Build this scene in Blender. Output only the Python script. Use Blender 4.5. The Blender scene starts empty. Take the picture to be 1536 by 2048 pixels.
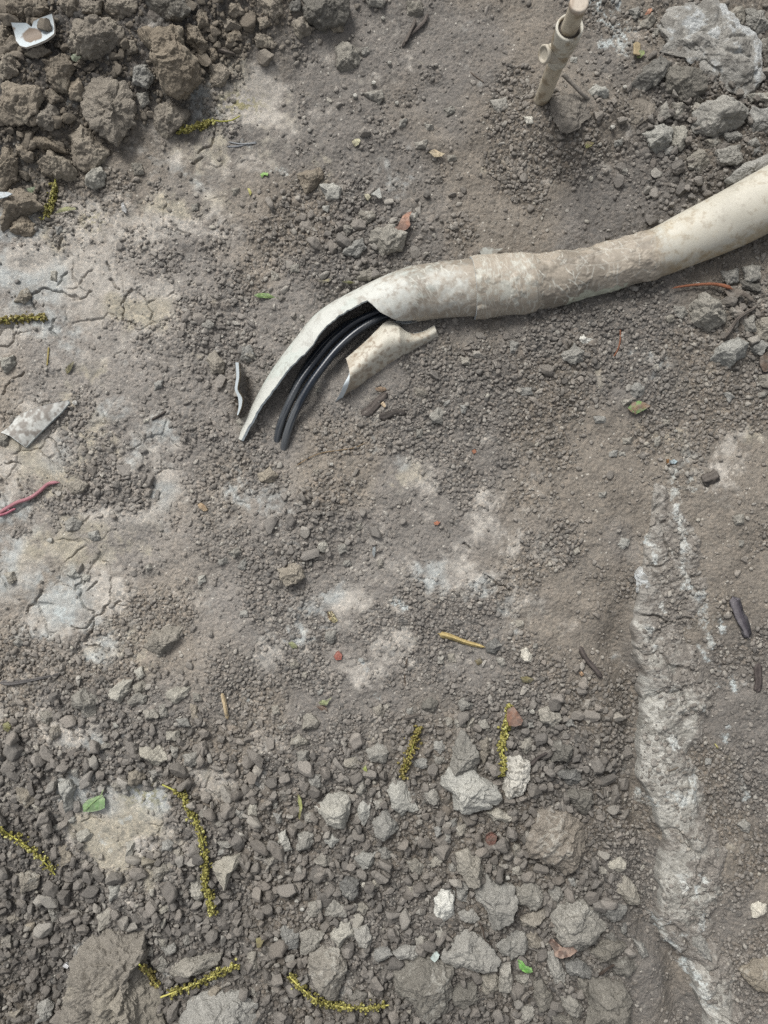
import bpy, bmesh, math, random
import numpy as np
from mathutils import Vector

# ------------------------------------------------------------------ camera, world, sun, exposure
C = bpy.context.scene.collection
S = bpy.context.scene
HC = 0.85            # camera height above the soil (m)
PX = 0.00055         # metres on the soil per photo pixel
cam_d = bpy.data.cameras.new('camera'); cam = bpy.data.objects.new('camera', cam_d); C.objects.link(cam)
cam.location = (0, 0, HC); cam.rotation_euler = (0, 0, 0)
cam_d.sensor_fit = 'VERTICAL'; cam_d.sensor_height = 36.0
cam_d.lens = 18.0 * HC / (1024 * PX)
cam_d.clip_start = 0.01; cam_d.clip_end = 200.0
S.camera = cam
W = bpy.data.worlds.new('World'); S.world = W; W.use_nodes = True
wn = W.node_tree; wn.nodes.clear()
sky = wn.nodes.new('ShaderNodeTexSky'); sky.sky_type = 'NISHITA'; sky.sun_disc = False
SUN_DIR = Vector((-0.42, 0.80, 1.0)).normalized()
sky.sun_elevation = math.asin(SUN_DIR.z); sky.sun_rotation = math.atan2(SUN_DIR.x, SUN_DIR.y)
sky.air_density = 1.0; sky.dust_density = 4.0; sky.ozone_density = 1.0
hs = wn.nodes.new('ShaderNodeHueSaturation'); hs.inputs['Saturation'].default_value = 0.22
bg = wn.nodes.new('ShaderNodeBackground'); bg.inputs['Strength'].default_value = 0.102
wo = wn.nodes.new('ShaderNodeOutputWorld')
wn.links.new(sky.outputs[0], hs.inputs['Color']); wn.links.new(hs.outputs[0], bg.inputs[0]); wn.links.new(bg.outputs[0], wo.inputs[0])
sd = bpy.data.lights.new('sun', 'SUN'); sd.energy = 1.75; sd.angle = math.radians(20); sd.color = (1.0, 0.985, 0.95)
so = bpy.data.objects.new('sun', sd); C.objects.link(so); so.rotation_euler = SUN_DIR.to_track_quat('Z', 'Y').to_euler()
S.view_settings.view_transform = 'Standard'; S.view_settings.look = 'None'
S.view_settings.exposure = 0.75; S.view_settings.gamma = 1.0; S.view_settings.use_curve_mapping = False
S.cycles.use_denoising = False
S.cycles.max_bounces = 5; S.cycles.diffuse_bounces = 3

SG_ = 1.62          # dry dusty soil: measured tones below are scaled to real reflectance
rng = np.random.default_rng(7)
random.seed(7)

# ------------------------------------------------------------------ helpers
def lin(r, g, b):
    c = np.array([r, g, b], float) / 255
    return np.where(c <= 0.04045, c / 12.92, ((c + 0.055) / 1.055) ** 2.4)

def P(px, py, z=0.0):
    k = PX * (HC - z) / HC
    return ((px - 768) * k, (1024 - py) * k, z)

TILES = dict(A=(0, 0), B=(512, 0), C=(1024, 0), D=(0, 512), E=(430, 480), F=(1024, 512), G=(0, 1024), H=(512, 1024),
             I=(1024, 1024), J=(0, 1536), K=(512, 1536), L=(1024, 1536))
def T(t, pts, k=3.0):
    ox, oy = TILES[t]
    return [(ox + x / k, oy + y / k) for x, y in pts]
def parse(txt):
    return [tuple(float(v) for v in w.split(',')) for w in txt.split()]

def ihash(ix, iy, iz, seed):
    h = (ix.astype(np.int64) * 374761393 + iy.astype(np.int64) * 668265263 + iz.astype(np.int64) * 2147483647 + seed * 1274126177) & 0xffffffff
    h = ((h ^ (h >> 13)) * 1274126177) & 0xffffffff
    h = ((h ^ (h >> 16)) * 2246822519) & 0xffffffff
    h ^= (h >> 15)
    return (h & 0xffffff).astype(np.float32) / 16777215.0

def vn2(x, y, seed):
    x0 = np.floor(x); y0 = np.floor(y); fx = (x - x0).astype(np.float32); fy = (y - y0).astype(np.float32)
    fx = fx * fx * (3 - 2 * fx); fy = fy * fy * (3 - 2 * fy)
    x0 = x0.astype(np.int64); y0 = y0.astype(np.int64); z = np.zeros_like(x0)
    a = ihash(x0, y0, z, seed); b = ihash(x0 + 1, y0, z, seed); c = ihash(x0, y0 + 1, z, seed); d = ihash(x0 + 1, y0 + 1, z, seed)
    return (a * (1 - fx) + b * fx) * (1 - fy) + (c * (1 - fx) + d * fx) * fy

def fbm2(x, y, size, seed, octv=4, gain=0.5):
    """0..1 noise with largest feature `size` (m)"""
    s = 0; a = 1; n = 0; f = 1.0 / size
    for o in range(octv):
        ca, sa = math.cos(o * 1.1 + seed), math.sin(o * 1.1 + seed)
        s = s + a * vn2((x * ca - y * sa) * f + 37.3, (x * sa + y * ca) * f + 11.7, seed * 17 + o); n += a; a *= gain; f *= 2.03
    return s / n

def vn3(p, seed):
    p0 = np.floor(p); f = (p - p0).astype(np.float32); f = f * f * (3 - 2 * f); i = p0.astype(np.int64)
    out = 0
    for dx in (0, 1):
        wx = f[:, 0] if dx else 1 - f[:, 0]
        for dy in (0, 1):
            wy = f[:, 1] if dy else 1 - f[:, 1]
            for dz in (0, 1):
                wz = f[:, 2] if dz else 1 - f[:, 2]
                out = out + ihash(i[:, 0] + dx, i[:, 1] + dy, i[:, 2] + dz, seed) * wx * wy * wz
    return out

def fbm3(p, size, seed, octv=4, gain=0.5):
    s = 0; a = 1; n = 0; f = 1.0 / size
    for o in range(octv):
        s = s + a * vn3(p * f + 13.7 * (o + 1), seed * 31 + o); n += a; a *= gain; f *= 2.07
    return s / n

def cell2(x, y, c, seed):
    """nearest jittered point: distance (in cells) and a random id value"""
    gx = x / c; gy = y / c; ix = np.floor(gx).astype(np.int64); iy = np.floor(gy).astype(np.int64)
    best = np.full(x.shape, 9.0, np.float32); second = best.copy(); rid = np.zeros(x.shape, np.float32); z = np.zeros_like(ix)
    for dx in (-1, 0, 1):
        for dy in (-1, 0, 1):
            jx = ix + dx; jy = iy + dy
            qx = jx + ihash(jx, jy, z, seed); qy = jy + ihash(jx, jy, z, seed + 1)
            d = np.sqrt((qx - gx) ** 2 + (qy - gy) ** 2).astype(np.float32)
            m = d < best
            second = np.where(m, best, np.minimum(second, d))
            rid = np.where(m, ihash(jx, jy, z, seed + 2), rid); best = np.where(m, d, best)
    return best, second, rid

def sst(x, a, b):
    t = np.clip((x - a) / (b - a), 0, 1); return t * t * (3 - 2 * t)

def mesh_obj(name, V, Fc, mat, parent=None, col=None, smooth=True, loc=None):
    """V (n,3), Fc: list of face index arrays (all tris or all quads)"""
    V = np.asarray(V, np.float32)
    if loc is not None: V = V - np.asarray(loc, np.float32)
    me = bpy.data.meshes.new(name)
    me.vertices.add(len(V)); me.vertices.foreach_set('co', V.ravel())
    blocks = [np.asarray(f, np.int32) for f in (Fc if isinstance(Fc, list) else [Fc])]
    idx = np.concatenate([b.ravel() for b in blocks]); cnt = np.concatenate([np.full(len(b), b.shape[1], np.int32) for b in blocks])
    st = np.concatenate([[0], np.cumsum(cnt)[:-1]]).astype(np.int32)
    me.loops.add(len(idx)); me.loops.foreach_set('vertex_index', idx)
    me.polygons.add(len(cnt)); me.polygons.foreach_set('loop_start', st); me.polygons.foreach_set('loop_total', cnt)
    me.update(calc_edges=True)
    me.polygons.foreach_set('use_smooth', np.full(len(cnt), smooth, bool))
    if col is not None:
        a = me.attributes.new('Col', 'FLOAT_COLOR', 'POINT')
        c4 = np.ones((len(V), 4), np.float32); c4[:, :3] = np.broadcast_to(col, (len(V), 3)) * 0.707; a.data.foreach_set('color', c4.ravel())
    me.materials.append(mat)
    o = bpy.data.objects.new(name, me); C.objects.link(o)
    if parent is not None: o.parent = parent
    if loc is not None: o.location = tuple(float(v) for v in loc)
    return o

def tag(o, label=None, cat=None, group=None, kind=None):
    if label: o['label'] = label
    if cat: o['category'] = cat
    if group: o['group'] = group
    if kind: o['kind'] = kind
    return o

def empty(name, loc, label, cat, group=None):
    o = bpy.data.objects.new(name, None); C.objects.link(o); o.location = loc; o.empty_display_size = 0.01
    tag(o, label, cat, group); return o

def reparent(o, root):
    o.parent = root; o.location = Vector(o.location) - Vector(root.location)
    return o

def gridfaces(nu, nv, off=0, wrap=False, flip=False):
    i = np.arange(nu - 1)[:, None]; j = np.arange(nv if wrap else nv - 1)[None, :]
    a = i * nv + j; b = i * nv + (j + 1) % nv; c = (i + 1) * nv + (j + 1) % nv; d = (i + 1) * nv + j
    q = np.stack([a, b, c, d] if not flip else [a, d, c, b], -1).reshape(-1, 4)
    return q + off

_ico = {}
def ico(n):
    if n not in _ico:
        bm = bmesh.new(); bmesh.ops.create_icosphere(bm, subdivisions=n, radius=1.0)
        V = np.array([v.co[:] for v in bm.verts], np.float32); F = np.array([[v.index for v in f.verts] for f in bm.faces], np.int32)
        bm.free(); _ico[n] = (V, F)
    return _ico[n]

def smooth_path(pts, n):
    """Catmull-Rom through rows of pts, resampled evenly to n rows"""
    p = np.asarray(pts, float)
    q = np.vstack([2 * p[0] - p[1], p, 2 * p[-1] - p[-2]]); out = []
    for i in range(1, len(q) - 2):
        t = np.linspace(0, 1, 24, endpoint=False)[:, None]
        a, b, c, d = q[i - 1], q[i], q[i + 1], q[i + 2]
        out.append(0.5 * (2 * b + (c - a) * t + (2 * a - 5 * b + 4 * c - d) * t ** 2 + (3 * b - a - 3 * c + d) * t ** 3))
    out = np.vstack(out + [q[-2][None]])
    L = np.concatenate([[0], np.cumsum(np.linalg.norm(np.diff(out[:, :2], axis=0), axis=1))])
    u = np.linspace(0, L[-1], n)
    return np.stack([np.interp(u, L, out[:, k]) for k in range(out.shape[1])], 1)

# ------------------------------------------------------------------ materials
def mat_attr(name, rough=0.95, spec=0.15, nscale=900.0, namp=(0.72, 1.2), bump=0.0004, bscale=1300.0, det=3.0):
    m = bpy.data.materials.new(name); m.use_nodes = True; n = m.node_tree; N = n.nodes; L = n.links
    p = N['Principled BSDF']; p.inputs['Roughness'].default_value = rough; p.inputs['Specular IOR Level'].default_value = spec
    at = N.new('ShaderNodeAttribute'); at.attribute_name = 'Col'
    tc = N.new('ShaderNodeTexCoord')
    nz = N.new('ShaderNodeTexNoise'); nz.inputs['Scale'].default_value = nscale; nz.inputs['Detail'].default_value = det; nz.inputs['Roughness'].default_value = 0.65
    mr = N.new('ShaderNodeMapRange'); mr.inputs['From Min'].default_value = 0.28; mr.inputs['From Max'].default_value = 0.72
    mr.inputs['To Min'].default_value = namp[0]; mr.inputs['To Max'].default_value = namp[1]
    vm = N.new('ShaderNodeVectorMath'); vm.operation = 'SCALE'
    L.new(tc.outputs['Object'], nz.inputs['Vector']); L.new(nz.outputs['Fac'], mr.inputs['Value'])
    L.new(at.outputs['Color'], vm.inputs[0]); L.new(mr.outputs[0], vm.inputs['Scale']); L.new(vm.outputs[0], p.inputs['Base Color'])
    if bump:
        nb = N.new('ShaderNodeTexNoise'); nb.inputs['Scale'].default_value = bscale; nb.inputs['Detail'].default_value = 4.0; nb.inputs['Roughness'].default_value = 0.7
        bp = N.new('ShaderNodeBump'); bp.inputs['Strength'].default_value = 1.0; bp.inputs['Distance'].default_value = bump
        L.new(tc.outputs['Object'], nb.inputs['Vector']); L.new(nb.outputs['Fac'], bp.inputs['Height']); L.new(bp.outputs[0], p.inputs['Normal'])
    return m
M_SOIL = mat_attr('dry_soil', 1.0, 0.05, 850, (0.74, 1.24), 0.0009, 1100)
M_CLOD = mat_attr('crumbly_clod', 1.0, 0.06, 700, (0.68, 1.28), 0.0011, 900)
M_CRUMB = mat_attr('soil_crumb', 1.0, 0.05, 900, (0.72, 1.22), 0.0006, 1300)
M_PVC = mat_attr('dusty_pvc', 0.55, 0.35, 500, (0.93, 1.05), 0.00012, 900)
M_CABLE = mat_attr('black_cable_sheath', 0.30, 0.5, 500, (0.9, 1.08), 0.0, 900)
M_LEAF = mat_attr('plant_matter', 0.6, 0.3, 700, (0.8, 1.15), 0.0003, 900)
M_WOOD = mat_attr('dry_wood', 0.85, 0.15, 500, (0.75, 1.2), 0.0004, 700)
M_WIRE = mat_attr('wire_insulation', 0.6, 0.4, 500, (0.92, 1.06), 0.0, 900)

# ------------------------------------------------------------------ ground
DX = 0.0008
dxs = np.arange(-0.50, 0.5001, DX); dys = np.arange(-0.64, 0.6401, DX)
def stretch(a0, n=100, far=30.0):
    step = 0.0022 * 1.0 * np.exp(np.maximum(0, np.arange(n) - 55) * 0.1685)      # fine rows first, then ever wider ones out to the horizon
    return a0 + np.cumsum(step)
gx = np.concatenate([-stretch(0.50)[::-1], dxs, stretch(0.50)]); gy = np.concatenate([-stretch(0.64)[::-1], dys, stretch(0.64)])
IX0 = 100; IY0 = 100
X, Y = np.meshgrid(gx, gy); X = X.astype(np.float64); Y = Y.astype(np.float64)
QX = X / PX + 768; QY = 1024 - Y / PX                       # photo pixels at soil level
near = (1 - sst(np.maximum(np.abs(X) - 0.50, np.abs(Y) - 0.64), 0.06, 0.14))

def G(cx, cy, rx, ry, ang=0.0, pw=1.0):
    a = math.radians(ang); ca, sa = math.cos(a), math.sin(a); dx = QX - cx; dy = QY - cy
    u = (dx * ca + dy * sa) / rx; v = (-dx * sa + dy * ca) / ry
    return np.exp(-(u * u + v * v) ** pw)

def polydist(pts):
    """distance in photo px to a polyline, cropped for speed"""
    D = np.full(X.shape, 1e3, np.float32)
    for (x0, y0), (x1, y1) in zip(pts[:-1], pts[1:]):
        m = 60
        i0 = np.searchsorted(gx, (min(x0, x1) - m - 768) * PX); i1 = np.searchsorted(gx, (max(x0, x1) + m - 768) * PX)
        j0 = np.searchsorted(gy, (1024 - max(y0, y1) - m) * PX); j1 = np.searchsorted(gy, (1024 - min(y0, y1) + m) * PX)
        qx = QX[j0:j1, i0:i1]; qy = QY[j0:j1, i0:i1]
        dx, dy = x1 - x0, y1 - y0; t = np.clip(((qx - x0) * dx + (qy - y0) * dy) / (dx * dx + dy * dy + 1e-9), 0, 1)
        d = np.hypot(qx - x0 - t * dx, qy - y0 - t * dy).astype(np.float32)
        D[j0:j1, i0:i1] = np.minimum(D[j0:j1, i0:i1], d)
    return D

# big shape of the soil
Hm = 0.030 * (1 - sst(QX * 0.62 + QY * 1.0, 150, 520)) + 0.008 * G(560, 20, 160, 60)
Hm += 0.020 * G(1150, 235, 110, 75) + 0.014 * G(1330, 200, 190, 130, 20) + 0.010 * G(1480, 330, 150, 60, -25)
Hm += 0.006 * G(1250, 420, 200, 55, -20) + 0.005 * G(720, 490, 140, 60, -25)
Hm -= 0.016 * G(690, 672, 75, 38, -42) + 0.007 * G(610, 770, 60, 45, -60) + 0.015 * G(486, 790, 16, 55)
Hm -= 0.010 * sst(QY, 1500, 1950) * (1 - sst(QX, 1150, 1300)) + 0.012 * G(60, 1900, 160, 220)
FL = [(1320, 930), (1297, 1000), (1290, 1080), (1268, 1150), (1262, 1230), (1256, 1290), (1275, 1340), (1290, 1400), (1285, 1500),
      (1280, 1560), (1300, 1620), (1320, 1680), (1310, 1760), (1312, 1830), (1330, 1880), (1375, 1925), (1380, 1980), (1400, 2048), (1420, 2110)]
fly = [p[1] for p in FL]; flx = [p[0] for p in FL]
fl = np.interp(QY, fly, flx)
Hm -= 0.019 * np.exp(-((QX - (fl - 22)) / 34.0) ** 2) * (0.3 * sst(QY, 930, 1000) + 0.7 * sst(QY, 1180, 1330))
Hm += 0.006 * sst(QX, 1330, 1480) * sst(QY, 850, 1000)
n1 = fbm2(X, Y, 0.16, 3, 4); n2 = fbm2(X, Y, 0.035, 5, 4)
Hm -= 0.0
Hm += (n1 - 0.5) * 0.022 * (1 + 0.6 * sst(np.maximum(np.abs(X) - 0.50, np.abs(Y) - 0.64), 0.0, 0.3)) + (n2 - 0.5) * 0.010

# flat pale clay patches  (cx, cy, rx, ry, strength)
CLAY = [(500,200,130,80,.75),(330,285,90,60,.75),(200,440,150,60,.75),(60,450,100,60,.8),(110,545,150,80,.95),(230,590,130,55,1),(305,600,60,50,.95),
 (30,665,50,40,.95),(400,430,140,90,.45),(600,240,120,70,.5),(175,730,60,45,.65),(100,790,90,60,.55),(50,920,80,55,.7),(95,965,100,50,.6),(335,975,38,60,.9),
 (310,880,80,45,.5),(30,1010,50,40,.75),(235,1040,90,32,.7),(60,1130,60,55,.75),(140,1100,50,38,.75),(135,1225,85,52,1.05),(205,1190,60,50,1),(190,1300,42,32,.85),
 (40,1185,55,40,.8),(700,1200,110,32,.85),(640,1215,70,40,.7),(790,1212,45,26,1),(790,1290,85,58,.65),(730,1345,65,42,.65),(850,1340,60,50,.6),(935,1165,140,55,.7),
 (960,1085,120,70,.6),(1020,1210,60,30,.65),(610,1335,60,40,.35),(530,1330,32,60,.55),(150,1470,60,30,.7),(235,1650,115,85,1.05),(290,1610,70,38,.85),(150,1580,40,50,.8),
 (560,1560,80,42,.45),(500,1480,60,40,.35),(760,1430,85,48,.45),(1060,1130,60,60,.4),(1420,905,90,70,.5),(1300,740,90,50,.35),(870,955,90,45,.45),(1490,860,50,50,.45),
 (735,1720,42,25,.75),(300,1780,70,60,.4),(1130,360,120,50,.35),(800,350,80,60,.3),(210,850,70,60,.35),(740,120,90,60,.2),(590,70,60,30,.2),(930,700,60,40,.2),
 (100,640,190,120,.55),(60,330,60,60,.5),(420,300,140,90,.4),(180,1120,170,90,.45),(120,900,150,110,.4),(900,1120,190,110,.5),(620,1260,150,70,.4),(1000,1000,120,60,.4),(430,1560,50,40,.5),(30,1420,50,30,.45),(420,1180,60,40,.4),(470,960,40,60,.4),(650,380,60,30,.6),(1340,1600,60,200,.25),(560,1010,50,50,.4)]
M = np.zeros(X.shape)
for c in CLAY: M = np.maximum(M, c[4] * (0.82 if 480 < c[0] < 1250 and c[1] > 850 else 1.0) * G(c[0], c[1], c[2], c[3], 0, 1.3))
nm = fbm2(X, Y, 0.030, 11, 5, 0.62); nm2 = fbm2(X, Y, 0.006, 12, 3)
M = sst(M + (nm - 0.5) * 1.5 + (nm2 - 0.5) * 0.6 + 0.10 * (1 - sst(QX, 300, 700)) * sst(QY, 300, 480), 0.26, 0.86)
M = np.where(near > 0.01, M, sst(nm, 0.5, 0.7))

CR = [('D',[(640,30),(655,75)]),('D',[(640,130),(665,160),(690,190)]),('D',[(400,100),(370,120),(350,170)]),('D',[(240,185),(300,200),(370,210),(410,240),(480,250),(545,215)]),
 ('D',[(780,190),(740,240),(730,290),(720,350),(740,380),(790,395),(825,425)]),('D',[(0,540),(50,560),(80,530),(95,510),(105,480)]),('D',[(150,700),(90,750),(50,790),(30,830)]),
 ('D',[(300,1090),(350,1120),(370,1160),(385,1210)]),('D',[(60,1240),(130,1245)]),('D',[(130,1350),(150,1400)]),('D',[(870,1340),(870,1410)]),('D',[(900,1330),(925,1390)]),
 ('G',[(160,610),(200,560),(240,500),(260,480)]),('G',[(490,440),(500,520),(540,570),(570,635)]),('G',[(575,635),(620,590),(670,560),(720,535)]),('G',[(540,470),(590,420)]),
 ('G',[(510,770),(560,690),(570,650)]),('G',[(520,795),(570,800),(610,820),(640,850)]),('G',[(660,480),(690,520)]),('G',[(400,1290),(460,1310),(470,1350),(510,1360)]),
 ('G',[(500,410),(470,470)]),('A',[(1290,790),(1270,840),(1190,900)]),('A',[(1140,960),(1210,930)]),('A',[(215,1350),(250,1370),(320,1350)]),
 ('H',[(1240,190),(1280,230)]),('H',[(1370,370),(1430,430),(1520,460)]),('H',[(50,1070),(45,1110)]),('H',[(890,880),(905,930)]),('L',[(850,440),(770,400)]),
 ('D',[(980,20),(1000,60),(990,100)]),('D',[(200,310),(180,250),(240,190)]),('G',[(560,640),(500,700),(430,690)]),('A',[(360,1430),(350,1500)]),('D',[(330,370),(300,440),(340,480)])]
crack = np.zeros(X.shape, np.float32)
wx = (fbm2(X, Y, 0.008, 21, 3) - 0.5) * 16; wy = (fbm2(X, Y, 0.008, 22, 3) - 0.5) * 16
QX0, QY0 = QX, QY
QX = QX + wx; QY = QY + wy
for t, pts in CR:
    d = polydist(T(t, pts)); crack = np.maximum(crack, 1 - sst(d, 0.9, 3.0))
QX, QY = QX0, QY0
f1, f2, rid = cell2(X + wx * PX * 0.8, Y + wy * PX * 0.8, 0.034, 91)
fine_crack = (1 - sst(f2 - f1, 0.016, 0.07)) * sst(fbm2(X, Y, 0.05, 33, 2), 0.46, 0.56) * M * (1 - 0.85 * sst(QX, 520, 640))
crack = np.maximum(crack, fine_crack * 0.7) * near

# lime strokes
ST = [(7,[(1343,947),(1341,978),(1346,984),(1350,1029),(1356,1052),(1362,1095),(1362,1134),(1368,1158)]),(6,[(1372,949),(1380,974)]),(5,[(1290,1074),(1301,1095),(1305,1125)]),
 (5,[(1384,1186),(1403,1203),(1407,1232),(1407,1252)]),(7,[(1434,1240),(1442,1262)]),(4,[(1380,1175),(1362,1178)]),(8,T('L',[(1070,70),(1070,180),(1010,180)])),
 (8,T('L',[(780,170),(830,220)])),(8,T('L',[(960,600),(1010,680)])),(7,T('L',[(1100,620),(1140,660)])),(6,T('L',[(1060,680),(1060,740)])),
 (9,T('L',[(880,900),(930,980),(1000,990)])),(6,T('L',[(930,1010),(990,1090)])),(8,T('L',[(1060,1190),(1110,1290),(1160,1380),(1190,1480)])),(8,T('L',[(1130,870),(1110,920)])),
 (7,T('I',[(1110,490),(1140,600),(1140,680)])),(6,T('I',[(1180,740),(1190,790)])),(6,T('I',[(1230,1040),(1250,960),(1310,990),(1330,1070)])),(7,T('I',[(800,650),(850,800)])),
 (5,T('I',[(1120,800),(1170,880)])),(4,T('I',[(1120,1160),(1125,1180)])),(6,T('I',[(940,1350),(960,1400)])),(6,T('I',[(1270,1300),(1270,1360)])),(5,T('I',[(870,550),(900,600)])),
 (10,T('C',[(470,0),(500,40),(560,100)])),(10,T('C',[(590,150),(640,200),(700,180)])),(12,T('C',[(640,220),(660,280),(640,330)])),(8,T('C',[(540,280),(560,260)])),
 (8,T('C',[(620,0),(640,40)])),(7,T('L',[(1360,60),(1410,180)])),(8,T('L',[(900,130),(960,160)])),(9,T('G',[(340,600),(430,640)])),(5,T('A',[(1440,830),(1500,860)])),
 (6,T('B',[(110,1020),(180,1050)])),(6,T('G',[(1460,1110),(1510,1130)])),(5,T('H',[(630,890),(660,930)])),(5,T('H',[(720,1100),(745,1120)])),(5,T('H',[(830,530),(890,570)])),
 (3,[(1307,1270),(1330,1285)]),(6,T('J',[(600,420),(640,520)])),(6,T('J',[(720,330),(800,290)]))]
LIME = np.zeros(X.shape, np.float32)
for w, pts in ST:
    LIME = np.maximum(LIME, 1 - sst(polydist(pts), w * 0.1, w * 2.6))
nl = fbm2(X, Y, 0.0065, 41, 4, 0.75)
LIME = sst(LIME * 0.60 + (nl - 0.5) * 2.0, 0.30, 0.85) * sst(LIME, 0.0, 0.25)

# granules: three sizes of half-buried grains
rub = np.clip(sst(QY + 60 * np.sin(QX / 140.0), 1330, 1600) * (1 - sst(QX, 1180, 1290)) + 0.9 * (1 - sst(QX * 0.62 + QY, 350, 480))
      + 0.6 * G(700, 480, 130, 110) + 1.0 * G(1440, 240, 190, 150) + 0.6 * G(1480, 620, 70, 90) + 0.5 * G(640, 1070, 110, 90) + 0.4 * G(60, 1400, 140, 150)
      + 0.35 * G(400, 700, 90, 140) + 0.4 * G(1380, 380, 120, 40) + 0.35 * G(1060, 740, 130, 90) + 0.3 * G(250, 950, 130, 90), 0, 1)
rub *= (1 - 0.7 * M)
gr = np.zeros(X.shape, np.float32); tone = np.full(X.shape, 0.5, np.float32)
wob = (fbm2(X, Y, 0.003, 51, 2) - 0.5) * 0.0016
for c, hh, prob, sd_ in ((0.0023, 0.0010, 0.85, 61), (0.0038, 0.0019, 0.60, 62), (0.0062, 0.0032, 0.34, 63), (0.0105, 0.0048, 0.18, 64)):
    f1, f2, rid = cell2(X + wob, Y - wob, c, sd_ * 7)
    pr = prob * (1 if c < 0.003 else (1 - 0.75 * M) if c < 0.005 else np.clip(0.25 + rub, 0, 1) * (1 - 0.8 * M))
    r = 0.38 + 0.3 * ((rid * 7.3) % 1.0)
    dome = np.sqrt(np.clip(1 - (f1 / r) ** 2, 0, 1)) * (rid < pr)
    h = dome * hh * (0.6 + 0.8 * ((rid * 3.7) % 1.0))
    up = h > gr
    gr = np.where(up, h, gr); tone = np.where(up & (dome > 0.05), (rid * 13.1) % 1.0, tone)
cz = np.clip(sst(fbm2(X, Y, 0.075, 83, 4, 0.6), 0.47, 0.60) + rub, 0, 1)      # where loose crumbs gather
gr = gr * (1 - 0.78 * M) * (0.42 + 0.58 * cz); tone = 0.5 + (tone - 0.5) * (0.5 + 0.5 * cz)
fine = fbm2(X, Y, 0.0018, 55, 2)
Hg = Hm + near * (gr + (fine - 0.5) * 0.0009 * (1 - 0.5 * M) + 0.0016 * M * (nm - 0.3) - crack * 0.0036) 
Hg = np.where(near > 0, Hg, Hm)

# albedo of the soil
c_dark = lin(106, 102, 97) * SG_; c_brown = lin(111, 105, 97) * SG_; c_clay = lin(158, 153, 145) * SG_; c_tan = lin(148, 142, 128) * SG_; c_blue = lin(152, 154, 151) * SG_
wv = fbm2(X, Y, 0.12, 71, 3)[..., None]
colr = c_dark * (1 - sst(wv, .4, .62)) + c_brown * sst(wv, .4, .62)
tn = sst(fbm2(X, Y, 0.06, 72, 3), 0.52, 0.68)[..., None]; bl = sst(fbm2(X, Y, 0.07, 73, 3), 0.56, 0.7)[..., None]
cl = c_clay * (1 - tn) + c_tan * tn; cl = cl * (1 - bl) + c_blue * bl
pv = G(235, 1650, 120, 90)[..., None] + 0.6 * G(135, 1240, 110, 70)[..., None] + 0.5 * G(560, 1600, 100, 60)[..., None]
cl = cl * (1 + 0.22 * pv)
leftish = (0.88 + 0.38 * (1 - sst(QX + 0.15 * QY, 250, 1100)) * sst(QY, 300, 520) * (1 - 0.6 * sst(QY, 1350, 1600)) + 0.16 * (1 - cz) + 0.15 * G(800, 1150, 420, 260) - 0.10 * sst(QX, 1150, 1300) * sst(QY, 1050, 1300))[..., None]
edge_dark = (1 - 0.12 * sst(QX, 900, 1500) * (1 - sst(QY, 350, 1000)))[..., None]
mm = (M * (0.50 + 0.6 * nm2))[..., None]; mm = np.clip(mm, 0, 1)
painted_dark = (1 - 0.20 * rub * (1 - M) - 0.16 * G(0, 1950, 260, 260) - 0.10 * sst(QY, 1750, 2048) * (1 - sst(QX, 1200, 1300)) - 0.10 * G(1240, 1500, 60, 330))  # painted-in shade among rubble and along footing groove; lower edge and corner darker too
col = colr * painted_dark[..., None] * leftish * edge_dark * (1 - mm) + cl * mm
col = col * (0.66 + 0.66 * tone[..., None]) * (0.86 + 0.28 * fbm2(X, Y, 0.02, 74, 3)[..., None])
col = col * (1 + (tone[..., None] - 0.5) * np.array([0.08, 0.0, -0.08]))
spk = (ihash(np.floor(X / 0.0014).astype(np.int64), np.floor(Y / 0.0014).astype(np.int64), np.zeros(X.shape, np.int64), 5) > 0.9965)[..., None] & (near[..., None] > 0.5)
col = np.where(spk, col * 0.3 + lin(225, 220, 208) * 0.7, col)
pol = np.clip(G(478, 205, 40, 22) + 0.8 * G(295, 1590, 45, 25) + 0.6 * G(185, 440, 25, 20) + 0.5 * G(295, 1725, 18, 14), 0, 1) * sst(fbm2(X, Y, 0.003, 77, 2), 0.5, 0.62)
col = col * (1 - 0.6 * pol[..., None]) + lin(150, 142, 70) * 0.6 * pol[..., None]
limec = lin(206, 213, 211) * (1 - 0.45 * tn) + lin(200, 195, 182) * 0.45 * tn
col = col * (1 - 0.8 * LIME[..., None]) + limec * 0.8 * LIME[..., None]
far_ = sst(np.maximum(np.abs(X) - 0.50, np.abs(Y) - 0.64), 0.10, 0.30)[..., None]; col = col * (1 - far_) + (c_dark * 1.05) * far_
col = np.clip(col, 0.01, 0.9)
V = np.stack([X, Y, Hg], -1).reshape(-1, 3)
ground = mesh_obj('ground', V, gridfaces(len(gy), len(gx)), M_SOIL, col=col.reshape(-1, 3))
tag(ground, 'dry grey crumbly soil with paler cracked clay patches', kind='structure')

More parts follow.
